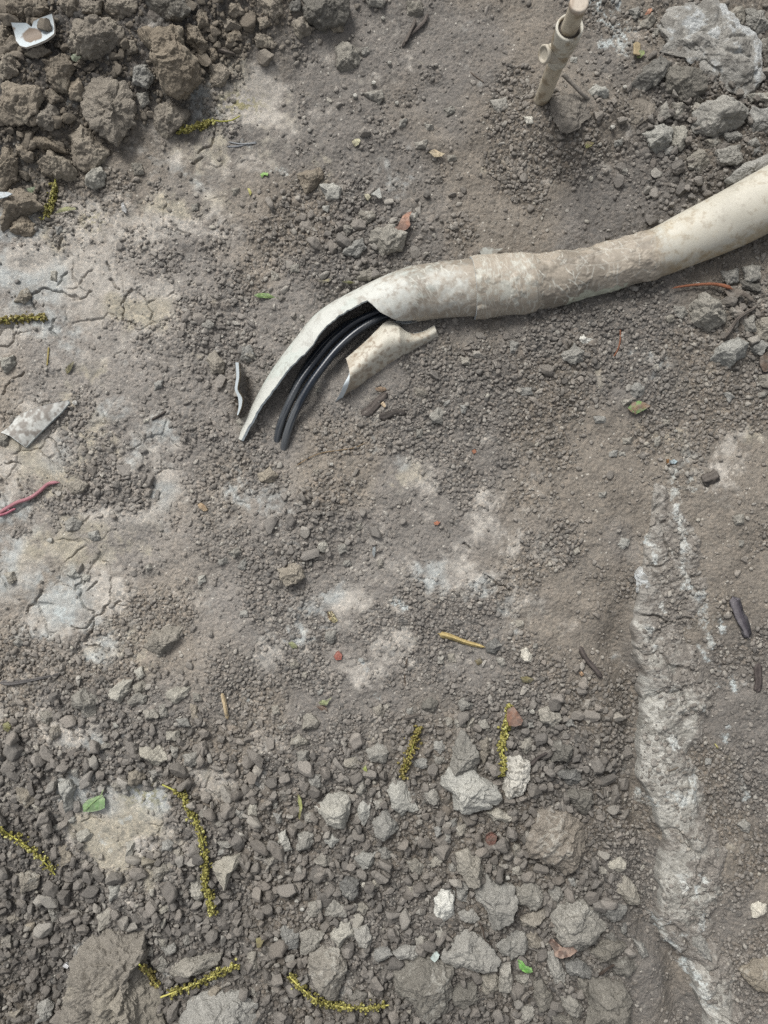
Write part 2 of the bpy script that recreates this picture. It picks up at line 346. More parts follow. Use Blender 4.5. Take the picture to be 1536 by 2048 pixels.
# raster of the highest surface, for laying things on top of each other
HFULL = Hg.astype(np.float32)
TOP = Hg[IY0:IY0 + len(dys), IX0:IX0 + len(dxs)].astype(np.float32).copy()
GRD = TOP.copy(); RUBD = rub[IY0:IY0 + len(dys), IX0:IX0 + len(dxs)]; MD = M[IY0:IY0 + len(dys), IX0:IX0 + len(dxs)]
LIMED = LIME[IY0:IY0 + len(dys), IX0:IX0 + len(dxs)]
def cellidx(x, y):
    return (np.clip(((np.asarray(y) - dys[0]) / DX).astype(int), 0, len(dys) - 1), np.clip(((np.asarray(x) - dxs[0]) / DX).astype(int), 0, len(dxs) - 1))
def samp(A, x, y): return A[cellidx(x, y)]
def splat(V):
    j, i = cellidx(V[:, 0], V[:, 1]); np.maximum.at(TOP, (j, i), V[:, 2].astype(np.float32))
def drape(px, py, rad=0.002, arr=None, q=0.8):
    """surface height under a photo pixel"""
    A = TOP if arr is None else arr; z = 0.0
    n = max(1, int(rad / DX))
    for _ in range(4):
        x, y, _z = P(px, py, z); j, i = cellidx(x, y)
        w = A[max(0, j - n):j + n + 1, max(0, i - n):i + n + 1]; z = float(np.quantile(w, q)) if w.size else 0.0
    return z
del V

# ------------------------------------------------------------------ clods and stones
ROCKS = """A b 40,0 280,0 300,60 200,110 100,110 50,60
A b 360,0 480,0 480,70 400,90 360,50
A b 470,100 640,80 740,150 750,210 680,270 560,310 420,340 350,280 400,180
A k 870,0 1130,0 1140,60 1090,110 990,90 900,50
A b 770,90 900,80 1020,100 1090,190 1120,280 1190,350 1200,450 1140,530 1050,560 970,510 930,420 900,290 820,220 760,130
A b 210,330 300,340 400,320 440,400 400,450 390,540 330,530 270,450
A b 0,490 120,480 220,500 255,570 210,680 150,740 60,740 -20,700
A b 490,560 560,460 660,450 740,480 800,600 815,730 740,780 690,870 600,800 520,740 490,640
A b 215,660 290,615 350,650 360,740 300,780 230,750
A b 410,480 480,475 510,540 490,600 420,590
A b 260,540 330,540 370,590 310,625 260,590
A b 910,740 960,620 1060,610 1130,680 1090,760 990,815 920,790
A b 380,790 480,755 620,840 670,890 600,970 500,1030 440,980 430,860
A b 210,960 290,900 400,940 450,1010 440,1070 330,1060 240,1040
A b 180,820 290,830 390,880 400,910 270,895 190,870
A l 490,1060 580,980 640,1040 620,1110 560,1140 510,1110
A b 0,860 60,850 100,930 80,1050 20,1140 -20,1140
A b 100,880 160,850 195,960 160,985 100,930
A b -10,1170 100,1130 200,1160 240,1240 150,1290 70,1320 0,1390
A b 50,1330 150,1300 210,1340 190,1410 120,1420 30,1400
A g 790,400 880,385 930,450 880,530 800,500
A g 810,560 890,540 900,610 850,650
A b 1090,140 1190,160 1250,270 1200,330 1120,260
A b 1250,400 1330,370 1390,430 1310,520 1260,500
A b 1170,80 1240,70 1250,150 1190,160
A b 1360,40 1440,10 1470,70 1410,100 1370,80
A b 1360,190 1430,170 1450,240 1370,250
A b 1330,110 1430,120 1450,160 1350,180
A b 1250,290 1300,290 1310,350 1260,360
A b 0,130 60,140 70,260 20,310 -20,300
A b -10,330 90,340 110,430 40,470 -10,460
A g 780,980 850,975 860,1040 800,1050
A g 320,1360 370,1355 380,1390 340,1410
A g 1140,1220 1190,1215 1190,1260 1150,1270
A g 1390,1130 1440,1125 1430,1170 1395,1170
A b 740,220 800,240 830,300 760,330
A b 490,0 620,0 600,70 500,80
A b 640,0 820,0 810,60 700,110 640,60
A b 130,280 240,270 310,310 220,350 150,330
B b 10,0 170,0 160,80 100,105 30,60
B k 190,-20 270,0 260,60 200,60
B k 270,-20 560,0 570,70 520,130 400,165 310,120 270,60
B g 650,-10 780,0 760,40 680,30
B g 910,20 990,10 1000,80 960,105 905,90
B b 200,130 280,105 345,160 320,205 260,220 210,180
B b 0,110 70,95 80,150 20,170
B b 0,190 60,190 120,270 90,290 0,270
B g 470,270 550,245 620,290 660,360 640,420 560,430 480,400
B g 620,280 680,270 690,330 640,340
B b 440,150 520,130 530,180 460,195
B b 245,1050 300,1020 380,990 410,1060 370,1110 300,1150 270,1120
B l 380,1110 460,1085 510,1140 490,1190 420,1200
B g 620,1270 710,1260 715,1310 660,1350 610,1310
B g 690,1380 800,1340 900,1400 880,1500 760,1530 680,1450
B g 500,1360 560,1340 600,1370 540,1420
B g 550,1470 640,1430 660,1490 610,1536 520,1520
B g 640,560 760,530 770,590 730,630
B g 1130,650 1190,630 1200,670 1140,700
B g 950,850 1030,840 1030,890 960,890
B g 1410,600 1500,580 1520,640 1450,680
B g 1150,930 1200,920 1210,960 1150,970
B g 1010,740 1060,740 1070,780 1020,790
B g 920,1290 970,1270 970,1330 930,1340
B g 860,720 910,710 900,760 860,760
B l 400,1230 450,1230 430,1275 400,1260
C c 900,130 1050,20 1200,0 1280,60 1350,170 1460,260 1460,350 1490,450 1450,540 1380,570 1200,500 1100,400 1000,360 860,320 930,250
C k 700,520 800,400 900,330 970,360 950,420 860,510 790,545
C k 940,420 1030,390 1120,440 1170,490 1160,540 1040,590 900,570
C g 1080,740 1100,660 1180,600 1270,560 1380,600 1440,650 1390,750 1230,800 1110,790
C g 1390,730 1440,640 1560,620 1560,810 1430,800
C l 790,800 920,725 965,790 950,880 890,920 830,890 820,830
C l 960,770 1050,760 1060,850 1010,910 970,860
C g 1050,960 1120,880 1200,920 1210,990 1130,1030 1060,1010
C g 1220,900 1370,870 1380,960 1340,990 1250,980
C l 1400,570 1520,550 1550,600 1440,610
C g 1270,800 1360,780 1400,830 1300,850
C g 890,640 930,600 950,700 880,720
C l 450,540 510,500 590,540 600,580 520,600 460,580
C s 240,590 370,560 480,600 490,700 420,770 290,780 250,700
C s 640,630 740,590 860,620 850,700 760,740 650,700
C g 760,130 830,80 890,110 830,170 770,170
C g 840,170 890,165 880,210 840,210
C g 640,1010 690,1000 690,1050 650,1050
C g 960,620 1040,630 1030,700 970,710
C g 1060,570 1130,550 1150,610 1080,620
C g 1280,1080 1400,980 1530,930 1550,990 1400,1090 1300,1110
C k 1430,900 1500,870 1510,930 1440,940
C w 75,700 125,690 130,740 85,745
C l 350,345 390,345 390,380 350,375
C g 910,880 960,880 990,930 920,930
D n 100,220 160,190 190,240 140,285 90,270
D n 1230,620 1290,570 1350,640 1340,700 1270,700
D g 1450,560 1520,540 1530,620 1460,630
D n 400,1370 470,1340 530,1370 480,1450 410,1420
D g -10,1080 50,1080 60,1130 20,1150 -10,1130
D l -10,600 80,590 90,650 40,700 -10,680
D g 1210,400 1250,380 1290,410 1250,450 1210,440
D l 300,90 340,90 340,150 300,150
D l 860,980 900,975 900,1005 860,1000
D g 930,760 980,740 970,790 920,810
E n 1200,890 1250,885 1275,930 1240,955 1205,930
E n 250,1400 330,1365 385,1420 350,1455 270,1450
E g 1285,1050 1330,1000 1385,1030 1360,1100 1300,1100
E g 1210,1130 1250,1130 1250,1190 1205,1190
E g 1365,960 1415,960 1400,1010 1370,1000
E g 1470,990 1510,985 1510,1040 1480,1040
E g 120,1080 210,1030 260,1080 230,1150 160,1160
E g 150,650 210,635 245,690 200,740 150,720
E g 850,190 930,170 970,200 930,240 850,240
E g 790,40 850,10 900,40 870,100 790,90
E g 330,180 380,170 400,240 340,240
E g 440,150 500,150 510,190 450,210
E g 1470,700 1536,710 1530,750 1480,750
E n 590,1380 630,1370 625,1415 595,1415
E g 600,880 640,880 640,915 605,915
F g 1060,270 1150,230 1260,260 1300,350 1280,400 1190,455 1110,410 1060,340
F l 1185,630 1240,540 1360,485 1420,530 1420,600 1300,670 1220,650
F g 1430,520 1500,500 1536,540 1500,600 1440,570
F g 290,590 380,505 440,560 430,630 380,650 310,625
F w 385,490 430,470 500,505 480,525 430,530
F g 680,790 760,755 800,780 790,830 740,860
F g 650,870 720,850 730,880 670,900
F g 970,300 1040,295 1060,340 1020,375 970,340
F g 915,360 970,350 980,390 940,405
F g 1270,820 1320,815 1340,850 1300,885
F g 1480,710 1550,700 1550,800 1490,780
F g 1480,820 1530,810 1530,850 1480,850
F g 885,980 950,980 950,1020 900,1030
F g 660,1090 720,1090 720,1130 670,1130
F g 855,1090 890,1080 885,1140 855,1140
F g 840,645 885,645 880,690 845,690
F g 40,800 130,780 130,830 60,840
F g -15,510 40,520 35,580 -10,590
F g 1260,90 1370,70 1360,150 1290,180
F g 1380,60 1500,50 1490,140 1400,150
F g 1380,370 1450,360 1460,460 1390,460
F g 1450,370 1550,350 1550,500 1480,500
F k 1370,140 1490,160 1490,215 1380,200
F g 580,1175 635,1165 630,1200 585,1205
F g 640,1170 685,1175 680,1200 645,1200
F g 520,1420 570,1410 570,1450 520,1450
F g 490,960 560,960 560,1005 500,1005
G n 860,800 900,740 1000,670 1100,690 1090,760 1020,850 940,890 880,850
G g 440,1100 500,1065 570,1100 585,1180 560,1240 490,1220 440,1160
G l 650,1070 740,1010 790,1010 780,1080 720,1150 655,1130
G g 750,1130 820,1090 885,1100 880,1140 790,1175
G g 800,1040 850,1010 885,1050 860,1085 810,1080
G l 1000,1080 1060,1040 1140,1050 1120,1110 1060,1150 1000,1120
G n 1140,1150 1180,1160 1200,1260 1150,1240
G l 830,1420 870,1390 960,1410 1010,1480 950,1520 840,1480
G l 805,950 850,930 870,980 830,1010
G g 835,1190 920,1180 950,1230 880,1260
G g 950,1160 1000,1150 1010,1230 960,1250
G l 990,1320 1080,1310 1080,1370 980,1370
G g 235,1200 300,1180 330,1230 290,1280 240,1260
G n 280,1310 350,1270 370,1340 310,1370
G l 400,370 450,345 480,390 430,410
G l 490,370 540,380 530,410 495,420
G g 380,60 440,25 490,60 470,110 400,110
G l 530,120 590,110 610,150 570,190 530,160
G g 20,370 80,360 100,410 60,440
G g 1090,1460 1190,1440 1210,1500 1150,1536 1100,1530
G g 1020,1400 1070,1420 1060,1480 1020,1470
G g 65,780 110,755 150,790 110,815
G g 1430,290 1480,270 1500,310 1460,350 1430,340
G g 1310,280 1360,270 1370,310 1320,320
G g 1360,250 1430,210 1450,240 1400,280
G l 1180,390 1230,375 1240,420 1190,445
G g 1425,590 1480,580 1490,630 1440,630
G g 860,330 900,305 915,340 880,360
G g 600,1400 670,1370 670,1420 610,1430
G l 670,1270 720,1250 715,1290 680,1300
G g 1150,1085 1200,1090 1210,1130 1160,1140
G g 100,1430 160,1430 160,1470 110,1470
G g 1060,1240 1120,1240 1150,1290 1070,1290
H n 125,340 200,300 270,330 285,390 240,430 180,445 140,400
H l 365,185 410,170 435,205 410,245 370,225
H g 520,290 560,280 580,320 550,340 520,320
H n 725,290 760,280 765,330 735,345
H g 590,80 630,60 640,100 600,115
H g 490,200 550,180 555,240 500,250
H g 415,720 480,700 495,760 450,790 415,770
H g 195,900 240,880 265,930 220,950
H g 280,960 310,960 300,1000 270,990
H g 260,1230 330,1200 385,1260 360,1310 280,1300
H n 695,1180 750,1150 775,1210 740,1250 700,1230
H n 760,1160 800,1150 805,1190 770,1195
H g 200,1360 260,1330 320,1390 270,1410 210,1400
H g 240,1440 320,1430 330,1490 270,1530 240,1490
H g 530,1490 600,1470 630,1510 600,1550 530,1540
H g 660,1430 740,1380 790,1440 770,1510 690,1500
H k 1380,790 1440,750 1485,800 1430,860 1385,830
H g 1440,870 1490,880 1500,930 1460,945
H g 1090,870 1130,865 1130,915 1090,910
H g 1150,860 1190,850 1200,900 1160,910
H g 1215,1130 1260,1110 1310,1160 1290,1190 1230,1190
H g 1190,1240 1250,1230 1260,1290 1200,1310
H g 1200,1400 1230,1310 1280,1350 1340,1460 1330,1570 1240,1590 1170,1560 1170,1460
H n 1340,1380 1390,1350 1410,1420 1370,1510 1340,1470
H g 1330,1260 1380,1240 1400,1290 1340,1320
H g 1070,1380 1120,1370 1145,1430 1110,1465 1070,1430
H k 1000,1140 1060,1110 1100,1150 1050,1210 1000,1190
H g 900,1180 940,1170 950,1220 910,1225
H g 360,1070 410,1060 400,1100 370,1100
H g 120,1290 190,1270 160,1320
H g 90,1170 130,1165 150,1210 100,1225
H g 1060,1460 1130,1465 1140,1510 1080,1520
H g 1140,1230 1180,1230 1180,1290 1145,1290
H g 950,1490 1010,1470 1040,1536 940,1536
H g 1260,1240 1310,1235 1310,1290 1270,1290
I w 45,830 90,810 125,860 115,905 85,905 55,870
I l 615,190 650,150 710,165 700,210 660,225
I g 365,230 400,210 410,240 380,260
I g 160,1190 210,1165 290,1220 290,1280 240,1310 180,1270
I g 320,1250 370,1230 385,1290 330,1300
I g 80,1260 130,1255 135,1300 85,1300
I g 30,1380 110,1340 130,1400 90,1450 40,1430
I k 225,1380 290,1370 320,1400 390,1400 400,1450 340,1490 240,1500
I c 740,370 770,330 830,340 880,390 870,430 800,490 750,480 740,420
I g 20,650 70,650 65,695 30,700
I g 120,790 160,785 155,825 125,820
I g 1325,20 1390,15 1395,80 1340,90
I g 1360,170 1395,170 1390,205 1360,205
I g 1160,1480 1195,1480 1190,1520 1160,1520
I g 550,1350 585,1350 580,1380
J B 410,1180 500,1040 600,990 700,950 780,990 850,1010 860,1110 850,1190 900,1280 970,1390 980,1600 340,1600 360,1420 410,1280
J g 1080,1480 1150,1400 1290,1360 1430,1370 1536,1430 1560,1600 1050,1600
J g 960,1230 1060,1170 1200,1140 1330,1110 1310,1180 1220,1230 1080,1280
J g 910,1150 970,1130 1010,1180 980,1225 920,1200
J l 1270,590 1340,540 1440,520 1450,560 1400,620 1350,720 1320,670
J g 1300,440 1390,440 1390,475 1320,485
J g 1290,500 1340,485 1380,510 1310,530
J n 1230,1360 1290,1310 1340,1320 1320,1370 1250,1400
J g 220,1420 290,1380 320,1440 290,1530 210,1536
J n 90,640 180,610 240,650 220,720 140,760 90,710
J l 350,90 420,70 450,110 430,180 440,260 400,270 370,180
J g 190,220 240,200 265,240 220,270
J l 385,290 440,280 460,320 420,340
J l 305,350 350,335 380,360 340,385
J g 880,20 960,0 970,40 920,85
J n 770,20 850,0 870,60 820,110 770,90
J g 665,110 700,80 740,90 720,140 680,140
J g 960,450 1010,430 1055,460 1030,500 970,500
J g 1040,500 1080,480 1100,530 1060,560
J g 930,600 980,570 1020,620 960,670 920,650
J g 580,890 640,840 680,870 670,940 590,980
J l 650,710 720,700 720,780 660,800
J l 1130,680 1180,640 1220,680 1230,770 1190,830 1140,780
J g 870,1080 910,1070 920,1130 870,1140
J g 940,1020 1000,1000 1000,1070 950,1080
J g 960,1070 1050,1050 1060,1100 990,1130
J g 1080,1020 1130,1000 1150,1060 1110,1085
J g 270,830 360,860 370,910 320,930
J g 220,960 290,950 320,1000 260,1010
J l 940,840 1000,820 1010,860 960,900
J g 1480,1110 1536,1100 1550,1200 1490,1210
J g 1480,1340 1536,1310 1550,1400
J n 60,1460 130,1440 140,1510 70,1530
J g 380,0 470,10 470,60 400,30
J n 340,470 400,460 440,540 370,600
J n 40,900 100,860 130,910 80,950
J n 150,940 210,930 210,980 160,980
J l 460,390 520,360 560,400 540,440 480,450
J l 750,440 810,440 800,520 760,550
J l 1480,220 1536,200 1545,290 1490,280
J g 1400,250 1470,250 1460,300 1410,300
J n 110,120 200,110 220,190 160,240 110,190
J n 0,1000 60,1010 70,1080 10,1110
K l 340,240 440,160 540,145 575,180 570,290 540,375 440,340 370,290
K l 790,140 830,85 910,90 935,180 975,240 870,295 810,230
K l 610,240 650,185 700,190 690,280 650,345 610,300
K g 700,320 780,250 850,310 860,370 780,430 720,400
K l 1110,50 1150,0 1280,0 1350,60 1450,110 1465,180 1400,240 1250,275 1190,260 1170,170 1110,110
K g 600,90 650,60 665,130 640,170 600,150
K g 300,30 400,40 415,90 370,130 320,90
K g 705,200 770,190 770,240 720,250
K g 1010,150 1070,125 1110,190 1070,235 1020,190
K l 120,400 180,370 215,490 170,500 120,450
K g 250,400 330,350 360,410 320,480 240,490
K l 410,410 460,395 500,430 460,475 410,450
K g 345,560 400,500 460,560 420,600
K k 490,700 540,650 620,680 615,750 560,800 500,760
K g 410,830 460,790 530,830 540,890 470,920 410,890
K g 310,820 370,790 400,840 370,900 310,900
K l 445,1000 500,930 570,920 580,1010 490,1095 450,1050
K g 120,960 200,940 265,1000 240,1090 180,1080
K g 265,990 340,970 410,1000 340,1120 270,1110
K n 320,1110 390,1060 500,1100 540,1200 520,1320 470,1370 380,1330 330,1230
K g 710,1100 780,1060 820,1120 770,1165 710,1150
K g 820,1100 880,1065 960,1075 1010,1130 970,1175 920,1150 860,1140
K g 580,960 660,950 710,1030 690,1100 610,1080
K k 780,1220 880,1170 1050,1170 1190,1200 1190,1370 1140,1450 1060,1520 970,1480 850,1370
K g 1120,1130 1160,1000 1270,970 1400,1050 1460,1150 1450,1210 1380,1230 1200,1220
K w 1070,790 1140,695 1190,760 1200,900 1120,920 1070,870
K g 1190,680 1250,670 1280,720 1270,810 1220,800
K g 1205,520 1280,490 1370,530 1380,610 1340,700 1280,700 1220,620
K g 1280,720 1390,650 1440,690 1536,700 1580,800 1536,900 1420,980 1360,890 1290,790
K g 1215,860 1300,840 1340,900 1290,940 1220,910
K g 1030,570 1080,530 1140,540 1120,590 1050,600
K g 900,560 960,540 1015,590 990,640 930,620
K g 720,480 780,460 825,520 790,565 740,550
K l 585,540 640,500 720,510 720,580 640,610
K k 1170,1350 1240,1290 1330,1300 1330,1420 1250,1470 1190,1430
K g 1350,1260 1440,1230 1460,1330 1400,1390 1360,1340
K g 1450,1180 1536,1160 1550,1360 1460,1330
K g 1440,1060 1536,990 1550,1150 1480,1130
K g 1070,990 1110,960 1140,1010 1090,1040
K g 590,820 640,800 680,840 650,885 600,870
K l 1385,270 1450,235 1536,290 1510,330 1430,320
K g 1070,360 1110,340 1120,400 1080,420
K w 620,685 665,690 660,725 630,720
K g 680,680 740,670 740,720 690,725
K l 900,700 950,690 960,740 920,760
K k 530,1350 600,1330 670,1350 650,1400 550,1390
K g 950,1020 1020,1010 1030,1070 970,1070
K g 1480,480 1520,480 1520,530 1480,530
K g 100,200 130,200 130,250 100,245
K g 100,270 160,260 165,330 120,345
K g 285,270 330,260 340,320 290,330
K n 50,540 110,515 130,560 80,600
K g 1190,340 1260,340 1270,400 1210,410
K g 1140,310 1200,300 1210,350 1160,360
K g 1400,560 1450,550 1450,620 1410,620
K g 1120,380 1170,390 1170,450 1130,450
K g 1150,560 1200,560 1200,620 1160,620
L W -63,70 -36,-50 48,-78 102,-33 108,72 63,160 -12,180 -57,130
L G 90,440 150,270 230,230 330,260 440,350 480,440 480,560 400,620 330,640 200,570 110,510
L k 300,170 380,120 470,150 480,210 440,280 370,240
L k 230,0 400,0 420,80 360,110 300,70
L l 560,570 650,540 690,570 650,630 590,610
L g 600,700 680,650 750,720 765,810 690,820 620,760
L k 520,820 600,800 690,830 680,880 600,925 540,880
L g 200,860 280,820 430,800 510,840 580,960 520,1060 430,1150 340,1090 270,1040 200,950
L g 20,720 110,650 150,700 200,770 190,830 110,850 30,800
L g 210,750 260,700 330,770 300,830 220,800
L g -10,980 80,980 110,1060 80,1140 -10,1160
L n 90,990 150,980 180,1050 140,1110 100,1090
L n 50,900 190,850 200,900 140,980 70,960
L g 210,1110 250,1100 330,1230 320,1330 260,1310 220,1200
L k 310,1170 400,1150 510,1220 480,1270 350,1260
L k 470,1290 560,1250 660,1300 700,1380 740,1460 740,1560 450,1560 470,1400
L k 470,1120 560,1040 650,1040 690,1060 600,1180 520,1200
L k 130,1290 180,1270 240,1370 230,1430 170,1460 140,1390
L g 290,1380 370,1370 430,1440 420,1500 350,1480 300,1430
L g 50,1430 120,1420 150,1490 110,1536 50,1520
L k 400,1270 470,1270 460,1380 400,1360
L g 20,1250 100,1240 100,1300 30,1310
L w 1440,830 1480,800 1530,820 1520,890 1480,910 1440,890
L n 1370,1220 1450,1150 1550,1140 1560,1380 1420,1290
L g 1350,340 1400,300 1440,340 1430,400 1370,380
L g 1190,480 1240,480 1240,560 1200,560
L g 730,1030 800,1060 820,1130 780,1150
L k 560,1000 620,990 640,1050 570,1070
L k 600,1170 700,1130 780,1190 700,1260 620,1250
L g 340,660 380,650 380,710 350,710
L g 510,590 590,600 590,640 530,640
L k 650,940 700,930 690,1010 660,1000
L g 0,440 50,460 50,540 0,550
L g 0,590 60,590 60,640 0,640
L g 1040,980 1110,960 1170,1050 1230,1140 1230,1170 1150,1150 1060,1060
L k 240,1480 330,1490 420,1500 420,1560 250,1560
L g 360,755 400,755 390,795 360,790
C g 1500,560 1560,540 1570,640 1510,640
C g 1170,620 1100,610 1080,660 1120,700
C k 1470,250 1560,200 1570,420 1500,430
C g 1290,60 1390,30 1400,150 1350,150
C g 1400,60 1500,70 1560,150 1480,200 1410,150
C g 1160,840 1240,810 1270,860 1200,900
C g 1400,850 1470,820 1500,870 1430,895
C g 700,60 760,30 790,90 740,120
C g 610,840 660,830 660,870 620,880"""
TONE = dict(n=(122, 117, 108), s=(108, 104, 98), b=(118, 111, 100.5), B=(108, 103.5, 96), g=(124, 121.5, 115), k=(101, 99, 94), l=(150, 147.5, 139), w=(184, 181, 171), W=(186, 183, 174), c=(138, 137, 133), G=(118, 113, 106))

def rock_mesh(poly, code, seed, hf=None):
    poly = np.asarray(poly, float); c = poly.mean(0)
    nxt = np.roll(poly, -1, 0); cr = poly[:, 0] * nxt[:, 1] - nxt[:, 0] * poly[:, 1]; A = cr.sum() / 2
    if abs(A) > 1: c = ((poly + nxt) * cr[:, None]).sum(0) / (6 * A)
    rpx = math.sqrt(abs(A) / math.pi)
    r_ = np.random.default_rng(seed)
    if hf is None: hf = r_.uniform(0.62, 0.92) * (0.62 if code == 'c' else 0.3 if code == 's' else 1)
    if rpx > 75: hf *= 0.75
    rm = rpx * PX; hz = rm * hf
    gz = drape(c[0], c[1], rm * 0.5, GRD, 0.5); zc = gz + hz * (0.40 if code not in 'cs' else 0.25)
    k = PX * (HC - zc) / HC
    tt = np.linspace(0, 1, 20, endpoint=False)
    e = (poly[:, None, :] * (1 - tt[None, :, None]) + nxt[:, None, :] * tt[None, :, None]).reshape(-1, 2) - c
    th = np.arctan2(-e[:, 1], e[:, 0]); rr = np.hypot(e[:, 0], e[:, 1]) * k; o = np.argsort(th); th = th[o]; rr = rr[o]
    th = np.concatenate([th[-6:] - 2 * math.pi, th, th[:6] + 2 * math.pi]); rr = np.concatenate([rr[-6:], rr, rr[:6]])
    n = 7 if rpx > 48 else 6 if rpx > 20 else 5
    D, F = ico(n)
    ct = np.sqrt(np.clip(1 - D[:, 2] ** 2, 0, 1)); a = np.arctan2(D[:, 1], D[:, 0]); R = np.interp(a, th, rr)
    rho = ct ** 0.72; ze = np.sign(D[:, 2]) * np.abs(D[:, 2]) ** 0.85
    q = np.stack([np.cos(a) * rho, np.sin(a) * rho, ze], 1)
    for _ in range(int(r_.integers(8, 14))):                     # broken faces
        nz_ = r_.uniform(0.70 if code == 'c' else 0.35, 0.96); an = r_.uniform(0, 2 * math.pi); s_ = math.sqrt(1 - nz_ ** 2)
        nn = np.array([math.cos(an) * s_, math.sin(an) * s_, nz_]); d = r_.uniform(0.52, 0.88)
        ex = np.clip(q @ nn - d, 0, None); q = q - ex[:, None] * nn * 0.92
    sc = np.stack([R, R, np.full(len(R), hz)], 1)
    v = q * sc * 1.04
    nrm = D / np.linalg.norm(D, axis=1, keepdims=True)
    so_ = r_.uniform(0, 50, 3)
    if code == 'G':
        vv = v.copy(); ang = 0.75; u = vv[:, 0] * math.cos(ang) + vv[:, 1] * math.sin(ang); w = -vv[:, 0] * math.sin(ang) + vv[:, 1] * math.cos(ang)
        lay = fbm3(np.stack([u * 1.2, w * 4.0, vv[:, 2] * 3], 1) + so_, 0.03, seed, 4)
        v = v + nrm * ((lay - 0.5) * 0.014)[:, None]
    big = fbm3(v + so_, rm * 0.9, seed, 3); mid = fbm3(v + so_, 0.006, seed + 1, 3, 0.6); fin = fbm3(v + so_, 0.0022, seed + 2, 2)
    ridge = 1 - np.abs(fbm3(v + so_, rm * 0.55 + 0.003, seed + 3, 3) * 2 - 1)
    crumb = 0.8 if code in 'lwW' else 2.6 if code == 'B' else 1.5 if code in 'bB' else 1.15
    s1 = min(1.0, rm / 0.02)
    disp = (big - 0.5) * rm * 0.42 - np.clip(ridge - 0.82, 0, 1) * rm * 0.5 + (mid - 0.5) * 0.0042 * crumb * (0.35 + 0.65 * s1) + (fin - 0.5) * 0.0013 * crumb
    v = v + nrm * disp[:, None]
    # albedo
    base = lin(*TONE[code]) * SG_ * (0.86 if code in 'lwWc' else 1.0) * r_.uniform(0.88, 1.12) * (1 + r_.uniform(-0.03, 0.04) * np.array([1, 0.2, -1]))
    m1 = fbm3(v + so_, rm * 0.8, seed + 5, 3)[:, None]; m2 = fbm3(v + so_, 0.004, seed + 6, 3)[:, None]
    cc = base * (0.78 + 0.44 * m1) * (0.8 + 0.4 * m2)
    if code in 'bB':
        cc = cc * (1 - 0.35 * sst(m1, .55, .7)) + lin(138, 132, 119) * SG_ * 0.35 * sst(m1, .55, .7)
    if code in 'W':
        cc = cc * (1 - 0.65 * sst(m2, 0.54, 0.61)) + lin(110, 106, 98) * 0.65 * sst(m2, .52, .64)
    if code == 'c':
        s2 = fbm3(v + so_, 0.012, seed + 8, 4, 0.65)[:, None]; f_ = 0.42 * sst(s2, 0.52, 0.66)
        cc = cc * (1 - f_) + lin(204, 209, 210) * SG_ * .8 * f_; g_ = 0.5 * sst(1 - s2, .52, .62); cc = cc * (1 - g_) + lin(112, 108, 102) * g_
    if code in 'gkGsn' and r_.random() < 0.5:
        f_ = 0.45 * sst(m1 * 0.5 + m2 * 0.5, 0.58, 0.66); cc = cc * (1 - f_) + lin(160, 158, 150) * 1.3 * f_
    x, y, _ = P(c[0], c[1], zc)
    return v, F, cc, (x, y, zc), rpx, c, A

LAND = [('white shard on the brown pile', 65, 60), ('long brown clod in the pile', 330, 110), ('olive catkin with a curved tail', 410, 250), ('small leafy catkin at the left', 105, 400),
 ('forked dry twigs near the top', 825, 70), ('capped riser pipe', 1120, 120), ('lime-streaked concrete lump', 1410, 90), ('pale petal by the middle', 712, 285),
 ('tan dry leaf with green curl', 805, 445), ('catkin at the left edge', 45, 637), ('dirty flat shard', 70, 848), ('thin upright shard', 478, 775), ('black cables', 630, 770),
 ('loose curved shard', 780, 705), ('coupling of the broken pipe', 1000, 570), ('long rust-coloured root', 1400, 572), ('green and brown leaf scrap', 1275, 815), ('wide end of the pipe', 1440, 450),
 ('pink wire', 60, 995), ('orange chip in the middle', 948, 903), ('yellow wood splinter', 925, 1282), ('red brick chip', 677, 1312), ('dark stick by the footing', 1185, 1325),
 ('purple grey stick', 1482, 1235), ('grey twig at the left edge', 60, 1355), ('pale straw', 450, 1410), ('whole green leaf', 190, 1605), ('long hanging catkin', 395, 1700),
 ('yellow stemmed catkin at the left edge', 60, 1700), ('bent catkin pair', 370, 1965), ('curved catkin at the bottom', 680, 1995), ('short upright catkin', 822, 1510),
 ('mossy catkin', 1010, 1490), ('curled brown leaf', 1130, 1895), ('bright green scrap', 1050, 1935), ('white plastic chip', 870, 1912), ('yellow seed pod', 600, 1600),
 ('speckled white cobble', 1035, 1553), ('lower end of the footing', 1380, 1950), ('middle of the footing', 1330, 1600), ('rusty brick chip', 983, 1675), ('tattered yellow petal', 665, 1235)]
